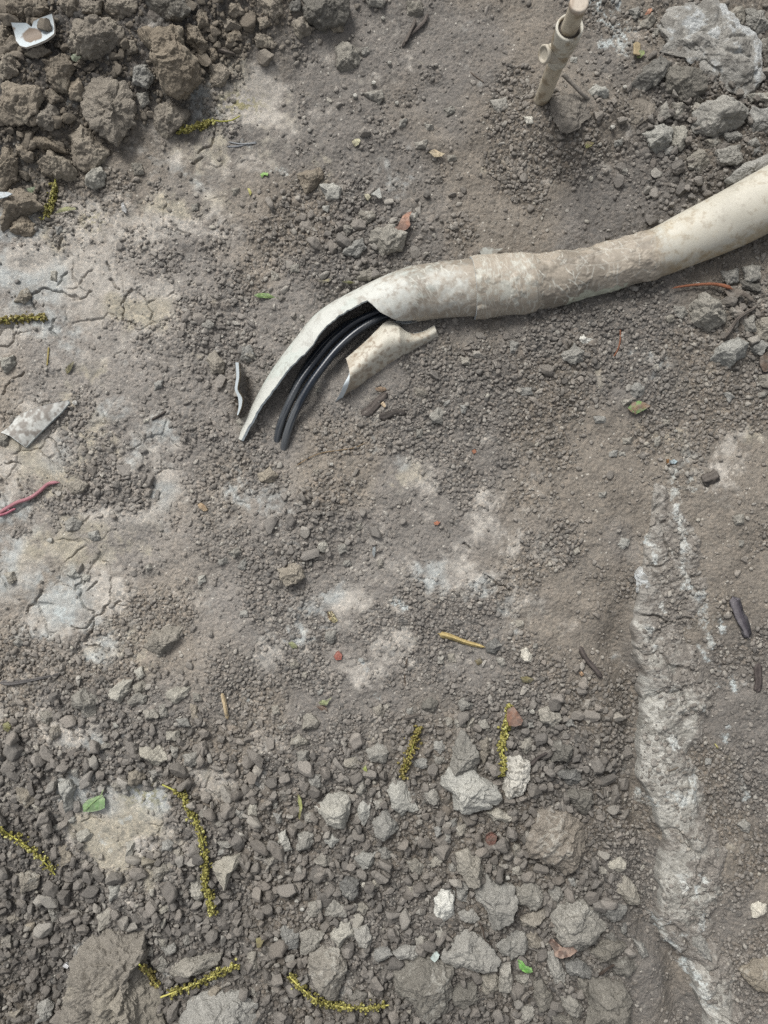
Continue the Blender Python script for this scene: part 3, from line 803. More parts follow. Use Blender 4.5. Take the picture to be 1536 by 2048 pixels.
HAND = {'A 770,90': 'long brown clod leaning down the soil pile at upper left', 'A 490,560': 'big blocky brown clod in the middle of the soil pile', 'A 470,100': 'broad brown clod right of the white shard',
 'A 0,490': 'broad round brown clod on the left edge of the pile', 'A 910,740': 'triangular brown clod touching the catkin with a curved tail', 'A 490,1060': 'small pale grey cube-like clod at the foot of the pile',
 'A 40,0': 'brown clod in the top left corner above the white shard', 'A 380,790': 'flat wide brown clod at the foot of the pile', 'B 270,-20': 'large round brown-grey clod cut by the top edge of the photo',
 'B 470,270': 'lone brown clod below the top rubble, left of the forked twigs', 'B 245,1050': 'brown square clod standing in soil above the pipe',
 'C 900,130': 'large grey concrete lump streaked with white lime at upper right', 'C 1080,740': 'large smooth grey clod below the lime-streaked concrete lump', 'C 790,800': 'pale wedge-shaped stone with a sharp top right of the riser pipe',
 'C 700,520': 'dark layered clod just left of another under the concrete lump', 'C 240,590': 'soft brown lump of soil heaped against the riser pipe', 'F 1060,270': 'rounded grey clod right of the pipe, below the rust-coloured root',
 'F 1185,630': 'angular olive-grey stone near the right edge below the twig', 'F 290,590': 'pointed grey stone under the speckled white pebble', 'F 385,490': 'white speckled pebble on top of the pointed grey stone',
 'G 860,800': 'brown slab-like clod left of centre with a pale rim', 'H 125,340': 'brown angular clod alone in the crumbs left of centre', 'H 1200,1400': 'tall grey stone with a pale ridge between two upright catkins',
 'I 45,830': 'small white pebble right below the yellow wood splinter', 'I 740,370': 'pale broken lump on the left side of the footing', 'J 410,1180': 'huge brown boulder-like clod cut by the bottom edge at left',
 'J 1080,1480': 'wide flat grey clod cut by the bottom edge below the bent catkins', 'J 960,1230': 'long grey clod under the bent catkin pair', 'J 1270,590': 'pale hooked stone right of the long hanging catkin',
 'K 340,240': 'pale triangular stone left of the short upright catkin', 'K 790,140': 'pale angular stone just below the short upright catkin', 'K 1110,50': 'big grey kidney-shaped stone left of the speckled white cobble',
 'K 320,1110': 'brown and grey tall clod above the curved bottom catkin', 'K 780,1220': 'big dark clod below the white plastic chip', 'K 1120,1130': 'grey fan-shaped stone right of the white plastic chip',
 'K 1070,790': 'whitish pointed oval stone above the white plastic chip', 'K 1280,720': 'large grey faceted stone up and left of the curled brown leaf', 'K 1205,520': 'grey tapering stone above the large faceted stone',
 'L -63,70': 'speckled white cobble beside the mossy catkin', 'L 90,440': 'largest grey layered clod in the lower right rubble', 'L 200,860': 'big rounded grey clod behind the curled brown leaf',
 'L 470,1290': 'dark clod with yellow base cut by the bottom edge', 'L 1370,1220': 'brown lump on the right edge near the bottom corner', 'L 1440,830': 'pale knuckle-like pebble by the right edge near the bottom'}

items = []
for k_, ln in enumerate(ROCKS.strip().splitlines()):
    t, code, rest = ln.split(' ', 2); pts = parse(rest); poly = T(t, pts); key = t + ' ' + rest.split(' ')[0]
    items.append((poly, code, key, k_))
def parea(p):
    p = np.array(p); n = np.roll(p, -1, 0); return abs((p[:, 0] * n[:, 1] - n[:, 0] * p[:, 1]).sum()) / 2
items.sort(key=lambda it: -parea(it[0]))
infos = []; stuffV = []; stuffF = []; stuffC = []; so_n = 0; used = []
for rank, (poly, code, key, k_) in enumerate(items):
    v, F, cc, loc, rpx, c, A = rock_mesh(poly, code, 100 + k_ * 7)
    splat(v + np.array(loc, np.float32)); used.append((c[0], c[1], rpx))
    if rank < 300:
        pts = np.array(poly) - c; ev = np.linalg.eigvalsh(np.cov(pts.T)); asp = math.sqrt(ev[1] / max(ev[0], 1e-6))
        size = 'tiny' if rpx < 11 else 'small' if rpx < 18 else 'medium' if rpx < 30 else 'large'
        tw = dict(n='dull brown', s='dull', b='brown', B='brown', g='grey', k='dark', l='pale', w='whitish', W='white', c='lime-white', G='grey')[code]
        sh = 'elongated' if asp > 1.7 else 'rounded' if asp < 1.25 else 'angular'
        kind = 'stone' if code in 'lwWc' else 'clod'
        o = mesh_obj(kind if kind == 'stone' else 'soil_clod', v, F, M_CLOD, col=cc); o.location = loc
        lm = min(LAND, key=lambda L_: math.hypot(L_[1] - c[0], L_[2] - c[1]))
        dx, dy = c[0] - lm[1], c[1] - lm[2]
        dr = ('right of' if dx > 0 else 'left of') if abs(dx) > abs(dy) else ('below' if dy > 0 else 'above')
        zone = ('clods in the brown soil pile' if code == 'b' and c[1] < 480 and c[0] < 480 else 'stones and clods in the lower rubble' if c[1] > 1380 and c[0] < 1290
                else 'clods around the concrete lump at upper right' if c[1] < 400 and c[0] > 1200 else 'loose clods scattered over the soil')
        infos.append([o, key, (size, tw, sh, kind, dr, lm[0]), math.hypot(dx, dy), zone])
    else:
        stuffV.append(v + np.array(loc, np.float32)); stuffF.append(F + so_n); stuffC.append(cc); so_n += len(v)
ORD = ['nearest', 'second nearest', 'third nearest', 'fourth nearest', 'fifth nearest', 'sixth nearest', 'seventh nearest']
from collections import defaultdict
cls = defaultdict(list)
for inf in infos:
    if inf[1] not in HAND: cls[inf[2]].append(inf)
for k_, lst in cls.items():
    lst.sort(key=lambda i: i[3])
    for n_, inf in enumerate(lst):
        size, tw, sh, kind, dr, lm = k_
        inf.append(f"{ORD[min(n_, 6)]} {size} {tw} {sh} {kind} {dr} the {lm}")
for inf in infos:
    lab = HAND.get(inf[1]) or inf[5]
    tag(inf[0], lab, 'soil clod' if 'clod' in inf[0].name else 'stone', inf[4])

# ------------------------------------------------------------------ concrete footing
def footing():
    nu, nv = 1500, 210
    u = np.linspace(925, 2100, nu)[:, None]; w = np.linspace(0, 1, nv)[None, :]
    L_ = np.interp(u, fly, flx); jag = (fbm2(u * PX, u * 0, 0.035, 131, 3, 0.5) - 0.5) * 56
    jagr = (fbm2(u * PX + 3, u * 0, 0.05, 138, 4, 0.6) - 0.5) * 50
    wid = np.interp(u, [925, 1000, 1150, 1300, 1500, 1700, 1900, 2100], [70, 120, 190, 235, 190, 185, 150, 130])
    px = L_ + jag * 0.7 * (1 - w) + (wid + jagr) * w; py = u + 0 * w
    x = (px - 768) * PX; y = (1024 - py) * PX; g = samp(gm, x, y)
    wn_ = (fbm2((px - 768) * PX, (1024 - py) * PX, 0.04, 139, 3) - 0.5) * 0.7
    rise = sst(w, 0.0, 0.04) * (1 - 0.9 * sst(w + wn_, 0.35, 0.95)) * sst(u, 925, 990)
    n_a = fbm2(x, y, 0.060, 132, 4, 0.55); n_b = fbm2(x, y, 0.012, 133, 4, 0.6); n_c = fbm2(x, y, 0.0028, 134, 2)
    _c1, _c2, chunk = cell2(x + 0.01 * (n_a - .5), y, 0.034, 140); chunk = chunk * sst(_c2 - _c1, 0.02, 0.2)
    hh = np.interp(u, [925, 1150, 1250, 1500, 2100], [0.004, 0.006, 0.010, 0.013, 0.012])
    z = g - 0.008 + rise * (0.0095 + hh * 0.85) + ((n_a - 0.5) * 0.008 + (chunk - 0.5) * 0.0022 + (n_b - 0.5) * 0.0034 - 0.004 * np.clip(1 - np.abs(fbm2(x, y, 0.045, 151, 3) - 0.5) * 22, 0, 1)) * rise + (n_c - 0.5) * 0.0024 - 0.004 * (1 - rise)
    m1 = fbm2(x, y, 0.011, 143, 4, 0.6)[..., None]; m2 = fbm2(x, y, 0.0035, 136, 3, .6)[..., None]; dd = fbm2(x, y, 0.045, 137, 3)[..., None]
    c = lin(129, 126.5, 120) * SG_ * (0.7 + 0.6 * m1) * (0.85 + .3 * m2); f = 0.9 * sst(dd * .6 + fbm2(x, y, 0.014, 141, 4, .65)[..., None] * .6 - .1 + 0.20 * sst(w, .2, .7)[..., None] + 0.08 * (1 - sst(u, 1330, 1420))[..., None], .46, .62); c = c * (1 - f) + lin(110, 105, 99) * SG_ * f * (0.7 + 0.6 * m2)
    l2 = ((0.72 - 0.34 * sst(u, 1400, 1700))[..., None] * sst(m2 * 0.6 + m1 * 0.4 + 0.13 * (1 - sst(w, .0, .35))[..., None], 0.54, 0.61)) * (1 - 0.7 * f); c = c * (1 - l2) + lin(196, 194, 186) * l2
    li = samp(LIMED, x, y)[..., None]; c = c * (1 - 0.9 * li) + (lin(206, 214, 213) * m1 + lin(212, 208, 198) * (1 - m1)) * 0.9 * li
    top = np.stack([x, y, z], -1).reshape(-1, 3); bot = top.copy(); bot[:, 2] -= 0.05
    F1 = gridfaces(nu, nv, 0, flip=True); F2 = gridfaces(nu, nv, nu * nv)
    ed = []
    idx = np.arange(nu * nv).reshape(nu, nv)
    for ring in (idx[:, 0], idx[:, -1], idx[0], idx[-1]):
        ed.append(np.stack([ring[:-1], ring[1:], ring[1:] + nu * nv, ring[:-1] + nu * nv], 1))
    o = mesh_obj('concrete_footing', np.vstack([top, bot]), np.vstack([F1, F2] + ed), M_SOIL, col=np.vstack([c.reshape(-1, 3)] * 2))
    tag(o, 'half-buried crumbling concrete edge with white lime streaks at lower right', 'concrete footing'); splat(top)
    jj, ii = cellidx(top[:, 0], top[:, 1]); np.maximum.at(GRD, (jj, ii), top[:, 2].astype(np.float32))
    on = np.zeros(GRD.shape, bool); up_ = top[:, 2] > samp(GRD0, top[:, 0], top[:, 1]) + 0.0005; on[jj[up_], ii[up_]] = True; return on
gm = (Hm)[IY0:IY0 + len(dys), IX0:IX0 + len(dxs)]
GRD0 = GRD.copy(); ON = footing()

# keep the coarse crumbs clear of the leaf, the shards and the cables
used += [(484, 765, 22), (486, 800, 22), (190, 1607, 26), (640, 725, 26), (610, 775, 26), (580, 830, 26), (690, 690, 26), (70, 850, 40), (770, 730, 40)]
# loose crumbs and small stones: uncountable, one object
def crumbs(n, r0, r1, lev, accept, seed, avoid=1.0, variants=24):
    global so_n
    r_ = np.random.default_rng(seed); D, F = ico(lev); var = []
    for k in range(variants):
        q = D.copy()
        for _ in range(9 if lev < 3 else 12):
            nn = r_.normal(size=3); nn /= np.linalg.norm(nn); d = r_.uniform(0.55, 0.92) if lev < 3 else r_.uniform(0.42, 0.85); ex = np.clip(q @ nn - d, 0, None); q = q - ex[:, None] * nn * 0.97
        q = q / np.abs(q).mean() * 0.46
        q = q * (1 + (fbm3(q + k * 9.1, 0.9, 900 + k, 3) - 0.5)[:, None] * (0.6 if lev < 3 else 0.45))
        if lev >= 4: q = q + D * ((fbm3(q + k, 0.28, 77 + k, 2) - 0.5) * 0.16)[:, None]
        var.append(q)
    n = int(n * 1.5); x = r_.uniform(-0.62, 0.62, n); y = r_.uniform(-0.76, 0.76, n)
    a = accept(x, y) * np.where(samp(ON, x, y), 0.0, 1.0) + np.where(samp(ON, x, y), (0.42 if lev == 2 else 0.06 if lev == 3 else 0.01) * sst(fbm2(x, y, 0.03, 87, 3), .42, .62), 0)
    a = a * (1 - 0.85 * sst(np.maximum(np.abs(x) - 0.49, np.abs(y) - 0.63), 0.0, 0.12)); keep = r_.random(n) < a; x = x[keep]; y = y[keep]
    if avoid:
        ux = np.array([(u[0] - 768) * PX for u in used]); uy = np.array([(1024 - u[1]) * PX for u in used]); ur = np.array([u[2] * PX for u in used])
        ok = np.ones(len(x), bool)
        for a_, b_, c_ in zip(ux, uy, ur): ok &= np.hypot(x - a_, y - b_) > c_ * avoid
        x = x[ok]; y = y[ok]
    m = len(x); rad = r0 + (r1 - r0) * r_.random(m) ** 2.2; zg = samp(GRD, x, y); o_ = (np.abs(x) > 0.499) | (np.abs(y) > 0.639)
    zg[o_] = HFULL[np.searchsorted(gy, y[o_]), np.searchsorted(gx, x[o_])]
    z = zg + rad * (r_.uniform(-0.1, 0.45, m) + (1.1 * samp(RUBD, x, y) * r_.random(m) ** 1.5 if lev >= 3 else 0))
    vid = r_.integers(0, variants, m)
    ang = r_.uniform(0, 2 * math.pi, m); sx = rad * r_.uniform(0.85, 1.35, m); sy = rad * r_.uniform(0.7, 1.0, m); sz = rad * r_.uniform(0.55, 0.9, m)
    Q = np.stack(var)[vid]                                        # m,nv,3
    Q = Q * np.stack([sx, sy, sz], 1)[:, None, :]
    ca, sa = np.cos(ang)[:, None], np.sin(ang)[:, None]
    O = np.stack([Q[..., 0] * ca - Q[..., 1] * sa + x[:, None], Q[..., 0] * sa + Q[..., 1] * ca + y[:, None], Q[..., 2] + z[:, None]], -1)
    g = samp(fcol, x, y)
    t = r_.random(m)[:, None]
    base = (lin(97, 93.5, 89) * (1 - t) + lin(135, 130, 123) * t) * SG_
    lt = (r_.random(m) < 0.09)[:, None]; base = np.where(lt, lin(150, 146, 138) * SG_, base)
    wt = (r_.random(m) < 0.008)[:, None]; base = np.where(wt, lin(200, 195, 182), base)
    br = np.clip(samp(brown, x, y), 0, 1)[:, None]; base = base * (1 - br) + lin(114, 106, 94) * SG_ * (0.8 + 0.4 * t) * br
    base = base * (0.5 + 0.5 * samp(DARKD, x, y))[:, None]; base = base * 0.60 + g * 0.40
    cc = np.repeat(base, len(D), 0)
    stuffV.append(O.reshape(-1, 3)); stuffF.append((F[None] + (np.arange(m) * len(D))[:, None, None]).reshape(-1, 3) + so_n); stuffC.append(cc); so_n += m * len(D)
    if lev >= 3: splat(O.reshape(-1, 3))
fcol = col[IY0:IY0 + len(dys), IX0:IX0 + len(dxs)]
brown = (1 - sst(QX0 * 0.62 + QY0, 380, 560))[IY0:IY0 + len(dys), IX0:IX0 + len(dxs)]
DARKD = painted_dark[IY0:IY0 + len(dys), IX0:IX0 + len(dxs)]  # painted darkening of the soil, reused on the crumbs
CZ = cz[IY0:IY0 + len(dys), IX0:IX0 + len(dxs)]
dn = fbm2(X, Y, 0.05, 81, 3)[IY0:IY0 + len(dys), IX0:IX0 + len(dxs)]
crumbs(105000, 0.0010, 0.0030, 2, lambda x, y: np.clip((0.06 + 0.88 * samp(CZ, x, y)) * (1 - 0.93 * samp(MD, x, y)) * 1.1, 0, 1), 1, 0.75)
crumbs(17000, 0.0022, 0.0048, 3, lambda x, y: np.clip((0.015 + 0.11 * samp(CZ, x, y) + 0.95 * samp(RUBD, x, y)) * (1 - 0.85 * samp(MD, x, y)) * (0.4 + sst(samp(dn, x, y), 0.35, 0.6)), 0, 1), 2, 0.9)
crumbs(7000, 0.0040, 0.0090, 4, lambda x, y: np.clip(1.25 * samp(RUBD, x, y) ** 1.5 * (1 - 0.8 * samp(MD, x, y)), 0, 1), 3, 1.05)
cr = mesh_obj('soil_crumbs', np.concatenate(stuffV), np.concatenate(stuffF), M_CRUMB, col=np.concatenate(stuffC))
tag(cr, 'loose grey soil crumbs and small pebbles strewn over the ground', kind='stuff')
stuffV = stuffF = stuffC = None

# ------------------------------------------------------------------ PVC
def w_of(px, z): return PX * (HC - z) / HC * px

def shell(name, cl, vlo, vhi, th, nu, nv, colfn, mat=M_PVC, dispfn=None, loc=None):
    """thick tube wall along a centre line. cl rows: px,py,z,r(m),... vlo/vhi arrays (deg) over u"""
    c = np.array([P(a, b, z) for a, b, z in cl[:, :3]]); r = cl[:, 3]
    t = np.gradient(c, axis=0); t /= np.linalg.norm(t, axis=1, keepdims=True)
    Sx = np.stack([-t[:, 1], t[:, 0], 0 * t[:, 0]], 1); Sx /= np.linalg.norm(Sx, axis=1, keepdims=True)
    U = np.cross(t, Sx); U *= np.sign(U[:, 2])[:, None]
    w = np.linspace(0, 1, nv)[None, :]; v = np.radians(vlo[:, None] * (1 - w) + vhi[:, None] * w)
    arc = np.concatenate([[0], np.cumsum(np.linalg.norm(np.diff(c, axis=0), axis=1))])[:, None] + 0 * w
    cols = colfn(arc, v, cl)
    dsp = dispfn(arc, v, cl) if dispfn else 0
    def lay(rr): return (c[:, None, :] + np.cos(v)[..., None] * Sx[:, None, :] * rr[..., None] + np.sin(v)[..., None] * U[:, None, :] * rr[..., None])
    out = lay(r[:, None] + 0 * w + dsp); inn = lay(r[:, None] - th + 0 * w)
    N = nu * nv; idx = np.arange(N).reshape(nu, nv)
    Fo = gridfaces(nu, nv); Fi = gridfaces(nu, nv, N, flip=True)
    # broken edges get their own vertices so their colour stays clean
    Vs = [out.reshape(-1, 3), inn.reshape(-1, 3)]; Cs = [cols.reshape(-1, 3), np.broadcast_to(lin(172, 176, 176), (N, 3))]; Fs = [Fo, Fi]; n0 = 2 * N
    for ring in (idx[:, 0], idx[:, -1], idx[0], idx[-1]):
        a = Vs[0][ring]; b = Vs[1][ring]; m = len(ring)
        Vs += [a, b]; e = np.arange(m - 1)
        Fs.append(np.stack([e, e + 1, e + 1 + m, e + m], 1) + n0); n0 += 2 * m
        cc = lin(206, 214, 216) * (0.9 + 0.15 * rng.random((2 * m, 1))); Cs.append(cc)
    V = np.vstack(Vs); splat(V)
    return mesh_obj(name, V, np.vstack(Fs), mat, col=np.vstack(Cs), loc=loc)

def scratch_map(nu, nv, n, seed, lmin, lmax, amin=-90, amax=90, wdt=1.0):
    r_ = np.random.default_rng(seed); A = np.zeros((nu, nv), np.float32)
    for _ in range(n):
        L_ = r_.uniform(lmin, lmax); a = math.radians(r_.uniform(amin, amax)); cu, cv = r_.uniform(0, nu), r_.uniform(0, nv); bend = r_.normal() * 0.6
        k = int(L_ * 1.5) + 2; t = np.linspace(-0.5, 0.5, k); aa = a + bend * t
        uu = (cu + np.cumsum(np.cos(aa)) * L_ / k).astype(int); vv = (cv + np.cumsum(np.sin(aa)) * L_ / k).astype(int)
        ok = (uu >= 0) & (uu < nu) & (vv >= 0) & (vv < nv); val = r_.uniform(0.35, 1.0) * np.clip(1 - (2 * t) ** 4, 0, 1)
        A[uu[ok], vv[ok]] = np.maximum(A[uu[ok], vv[ok]], val[ok])
        if r_.random() < 0.4 * wdt:
            vv2 = np.clip(vv + 1, 0, nv - 1); A[uu[ok], vv2[ok]] = np.maximum(A[uu[ok], vv2[ok]], val[ok] * 0.6)
    A = np.maximum(A, 0.8 * np.roll(A, 1, 0)); return A

outer = [(870, 528), (800, 541), (720, 577), (640, 623), (590, 680), (543, 743), (505, 812), (477, 876)]
def inward(pts, r):
    p = np.array(pts, float); t = np.gradient(p, axis=0); t /= np.linalg.norm(t, axis=1, keepdims=True)
    n = np.stack([t[:, 1], -t[:, 0]], 1); n[n[:, 1] < 0] *= -1
    return p + n * r
inn_c = inward(outer, 54)
rows = [(1760, 285, 0.034, 64), (1640, 344, 0.030, 63), (1536, 399, 0.024, 60), (1490, 424, 0.022, 59), (1444, 447, 0.019, 57), (1380, 476, 0.015, 53), (1315, 505, 0.012, 48), (1240, 529, 0.010, 45), (1150, 551, 0.008, 48),
        (1050, 566, 0.008, 53), (950, 575, 0.008, 55)]
rows += [(a, b, 0.008 - 0.003 * i, 54) for i, (a, b) in enumerate(inn_c)]
rows = np.array(rows, float); rows[:, 3] = [w_of(r, z) for r, z in zip(rows[:, 3], rows[:, 2])]
# parameter along outer edge x to set the break
NU, NV = 1300, 330
cl = smooth_path(rows, NU)
# progress along: use index of nearest original row
seg = np.array([np.argmin(np.hypot(cl[:, 0] - r[0], cl[:, 1] - r[1])) for r in rows])
# key rows for v_lo: fractions located by their outer-edge point
kidx = [0, seg[10], seg[11], (seg[11] + seg[12]) // 2, seg[12], int(seg[12] + 0.55 * (seg[13] - seg[12])), int(seg[12] + 0.85 * (seg[13] - seg[12])), seg[13], seg[14], seg[15], seg[16], seg[17], seg[18]]
klo = [-168, -168, -168, -60, 10, 38, 72, 106, 102, 101, 110, 124, 138]
vlo = np.interp(np.arange(NU), kidx, klo); vhi = np.interp(np.arange(NU), [0, seg[12], seg[13], seg[14], seg[18]], [192, 192, 192, 214, 198])
vlo = vlo + np.where(np.arange(NU) > seg[12], 1, 0) * ((fbm2(np.arange(NU) * 1.0, np.zeros(NU), 40, 8, 4) - 0.5) * 9 + (fbm2(np.arange(NU) * 1.0, np.zeros(NU), 7, 9, 2) - 0.5) * 3.5)
scr = scratch_map(NU, NV, 2000, 4, 8, 34, 40, 140); scr_l = scratch_map(NU, NV, 60, 5, 60, 260, -12, 12, 2.0)
def pipe_col(arc, v, c):
    qx = c[:, 0][:, None] + 0 * v; deg = np.degrees(v); ax = arc; ay = v * 0.03
    a1 = fbm2(ax, ay, 0.040, 201, 4, 0.6); a2 = fbm2(ax, ay, 0.006, 202, 4, 0.6); a3 = fbm2(ax * 4, ay, 0.004, 203, 2)
    dirt = np.interp(qx, [480, 640, 720, 780, 900, 945, 1050, 1290, 1312, 1345, 1600], [0.05, 0.08, 0.22, 0.42, 0.58, 0.80, 1.05, 1.0, 0.48, 0.24, 0.20])
    dirt = dirt + (a1 - 0.5) * 0.6 + (a2 - 0.5) * 0.75
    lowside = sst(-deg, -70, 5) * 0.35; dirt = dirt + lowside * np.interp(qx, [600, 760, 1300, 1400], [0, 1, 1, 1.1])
    d = sst(dirt, 0.20, 0.80)[..., None]
    clean = lin(213, 214, 206) * (1 - 0.22 * a1[..., None]) + 0.0; clean = clean * (0.93 + 0.12 * a3[..., None])
    warm = np.interp(qx, [1290, 1340, 1600], [0, 1, 1])[..., None]; clean = clean * (1 - warm) + warm * (lin(206, 201, 186) * (0.72 + 0.42 * a1[..., None]))
    green = lin(196, 206, 198); g_ = sst(a1, .55, .65)[..., None] * 0.5 * (1 - warm); clean = clean * (1 - g_) + green * g_
    mud = lin(170, 160, 145) * (0.75 + 0.5 * a2[..., None]); mud = mud * (1 - 0.3 * sst(a1, .5, .6)[..., None])
    mw = np.interp(qx, [1290, 1340], [0, 1])[..., None]; mud = mud * (1 - mw) + lin(178, 160, 128) * (0.8 + .3 * a2[..., None]) * mw
    cc = clean * (1 - d) + mud * d
    s = np.maximum(scr * np.interp(qx, [500, 700, 760, 1000, 1290, 1310], [0.1, 0.2, 0.8, 0.9, 0.6, 0.15]), scr_l * np.interp(qx, [700, 760, 900, 1500], [0.5, 0.8, 0.5, 0.4]))[..., None]
    cc = cc * (1 - 0.85 * s) + lin(218, 217, 206) * 0.85 * s
    strip = ((qx > 1105 + 30 * a1) & (qx < 1240) & (deg > -40) & (deg < 22 - 26 * (a2 - 0.5) * 2))[..., None]
    cc = np.where(strip, lin(188, 190, 172), cc)
    dark = sst(a2, 0.58, 0.70)[..., None] * np.interp(qx, [480, 700, 800, 1300, 1400], [0.10, 0.2, 0.32, 0.26, 0.22])[..., None]
    cc = cc * (1 - dark) + lin(118, 108, 98) * dark
    # fine diagonal scoring on the bare shard
    sc_ = (np.sin((arc * 0.8 + ay) * 2 * math.pi / 0.0036 + 6 * a2) > 0.80)[..., None] * np.interp(qx, [500, 560, 680, 720], [0.15, 0.8, 0.8, 0])[..., None] * sst(a2, .45, .6)[..., None]
    cc = cc * (1 - 0.16 * sc_)
    return np.clip(cc, 0.02, 0.85)
def pipe_disp(arc, v, c):
    qx = c[:, 0][:, None] + 0 * v; ay = v * 0.03
    m = np.interp(qx, [700, 900, 1050, 1100, 1290, 1310], [0.05, 0.25, 0.9, 1, 1, 0])
    return m * (np.clip(fbm2(arc, ay, 0.02, 211, 4, 0.55) - 0.42, 0, 1) * 0.009 + (fbm2(arc, ay, 0.004, 212, 2) - 0.5) * 0.0005)
pz = drape(1000, 570)
root = empty('broken_pipe', P(1000, 570, 0.008), 'muddy cream plastic pipe entering from the right, broken open with a long splintered tip', 'pipe')
b_ = shell('pipe_wall', cl, vlo, vhi, 0.0030, NU, NV, pipe_col, dispfn=pipe_disp, loc=root.location); b_.parent = root; b_.location = (0, 0, 0)

def coupling():
    rws = np.array([(1078, 563, 0.008, 49), (1060, 565, 0.008, 57), (1048, 567, 0.008, 59), (1000, 570.5, 0.008, 59.5), (960, 574, 0.008, 59.5), (945, 575.5, 0.008, 59)], float)
    rws[:, 3] = [w_of(r, z) for r, z in zip(rws[:, 3], rws[:, 2])]
    nu, nv = 240, 330; c = smooth_path(rws, nu); s1 = scratch_map(nu, nv, 420, 9, 8, 40, 30, 120)
    def cf(arc, v, c_):
        ay = v * 0.033; a1 = fbm2(arc + 3, ay, 0.03, 221, 4, 0.6); a2 = fbm2(arc + 3, ay, 0.005, 222, 4, .6)
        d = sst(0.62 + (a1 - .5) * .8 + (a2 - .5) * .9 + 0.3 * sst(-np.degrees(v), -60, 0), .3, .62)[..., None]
        cc = lin(196, 194, 182) * (1 - d) + lin(168, 158, 143) * (0.75 + .5 * a2[..., None]) * d
        cc = cc * (1 - 0.7 * s1[..., None]) + lin(214, 212, 200) * 0.7 * s1[..., None]
        dk = sst(a1, .56, .66)[..., None] * .35; return np.clip(cc * (1 - dk) + lin(120, 110, 100) * dk, .02, .85)
    def df(arc, v, c_): return np.clip(fbm2(arc + 3, v * .033, 0.018, 223, 4) - 0.45, 0, 1) * 0.007
    return shell('coupling', c, np.full(nu, -175.0), np.full(nu, 185.0), 0.0045, nu, nv, cf, dispfn=df, loc=root.location)
k_ = coupling(); k_.parent = root; k_.location = (0, 0, 0)

def tube_arr(pts, rad, seg=10, flat=1.0, capped=True, rnoise=0.0, seed=0):
    """world points (n,3), radii (n) -> verts, faces"""
    p = np.asarray(pts, float); n = len(p); rad = np.broadcast_to(rad, (n,)).astype(float)
    t = np.gradient(p, axis=0); t /= np.linalg.norm(t, axis=1, keepdims=True) + 1e-12
    up = np.array([0, 0, 1.0]); 
    if np.abs(t[:, 2]).mean() > 0.9: up = np.array([0, 1.0, 0])
    s = np.cross(t, up); s /= np.linalg.norm(s, axis=1, keepdims=True) + 1e-12; u = np.cross(s, t)
    a = np.arange(seg) / seg * 2 * math.pi
    rr = rad[:, None] * (1 + rnoise * (np.random.default_rng(seed).random((n, seg)) - 0.5))
    V = p[:, None, :] + (np.cos(a)[None, :] * rr)[..., None] * s[:, None, :] + (np.sin(a)[None, :] * rr * flat)[..., None] * u[:, None, :]
    V = V.reshape(-1, 3); F = gridfaces(n, seg, wrap=True)
    V = np.vstack([V, p[0], p[-1]]); j = np.arange(seg); e0 = n * seg
    c0 = np.stack([j, (j + 1) % seg, np.full(seg, e0)], 1)[:, ::-1]; c1 = np.stack([j + (n - 1) * seg, (j + 1) % seg + (n - 1) * seg, np.full(seg, e0 + 1)], 1)
    return V, [F, c0, c1]

# jagged inner tongue that shows below the broken edge of the pipe
def plate_arr(poly, z, th, arch=0.0, axis=0.0, tilt=(0.0, 0.0), jag=0.0, seed=0, rings=14, nb=120, bumps=0.0):
    poly = np.asarray(poly, float); c = poly.mean(0); nxt = np.roll(poly, -1, 0)
    L_ = np.linalg.norm(nxt - poly, axis=1); cum = np.concatenate([[0], np.cumsum(L_)]); pc = np.vstack([poly, poly[:1]])
    s = np.linspace(0, cum[-1], nb, endpoint=False); b = np.stack([np.interp(s, cum, pc[:, 0]), np.interp(s, cum, pc[:, 1])], 1)
    if jag: b = b + (np.random.default_rng(seed).random(b.shape) - 0.5) * jag
    rr = np.linspace(0, 1, rings)[:, None, None]; q = c + (b[None] - c) * rr
    k = PX * (HC - z) / HC; x = (q[..., 0] - 768) * k; y = (1024 - q[..., 1]) * k; cx, cy = (c[0] - 768) * k, (1024 - c[1]) * k
    ca, sa = math.cos(math.radians(axis)), math.sin(math.radians(axis)); v = -(x - cx) * sa + (y - cy) * ca; vm = np.abs(v).max() + 1e-9
    zz = z + arch * (1 - (v / vm) ** 2) + tilt[0] * (x - cx) + tilt[1] * (y - cy)
    if bumps: zz = zz + (fbm2(x, y, 0.006, seed + 3, 3) - 0.5) * bumps
    top = np.stack([x, y, zz + th / 2], -1).reshape(-1, 3); bot = top.copy(); bot[:, 2] -= th
    N = rings * nb; F1 = gridfaces(rings, nb, 0, wrap=True, flip=True); F2 = gridfaces(rings, nb, N, wrap=True)
    e = np.arange(nb); r0 = (rings - 1) * nb
    Fe = np.stack([r0 + e, r0 + (e + 1) % nb, r0 + (e + 1) % nb + N, r0 + e + N], 1)
    V = np.vstack([top, bot]); return V, [np.vstack([F1, F2, Fe])], (cx, cy, z), N, nb

def plate(name, poly, label, cat, colfn, z=None, th=0.0006, mat=M_LEAF, lift=0.0008, group=None, parent=None, edgecol=None, **kw):
    pc = np.mean(np.array(poly), 0); rad = math.sqrt(parea(poly) / math.pi) * PX
    if z is None: z = drape(pc[0], pc[1], rad * 0.8, None, 0.75) + lift
    V, F, loc, N, nb = plate_arr(poly, z, th, **kw)
    c = np.asarray(colfn(V)); c = np.broadcast_to(c, (len(V), 3)).copy()
    if edgecol is not None: c[N:N + 0] = edgecol; c[N - nb:N] = edgecol; c[2 * N - nb:] = edgecol
    o = mesh_obj(name, V, F, mat, col=np.clip(c, 0.01, 0.9), loc=loc); splat(V)
    if label: tag(o, label, cat, group)
    return o

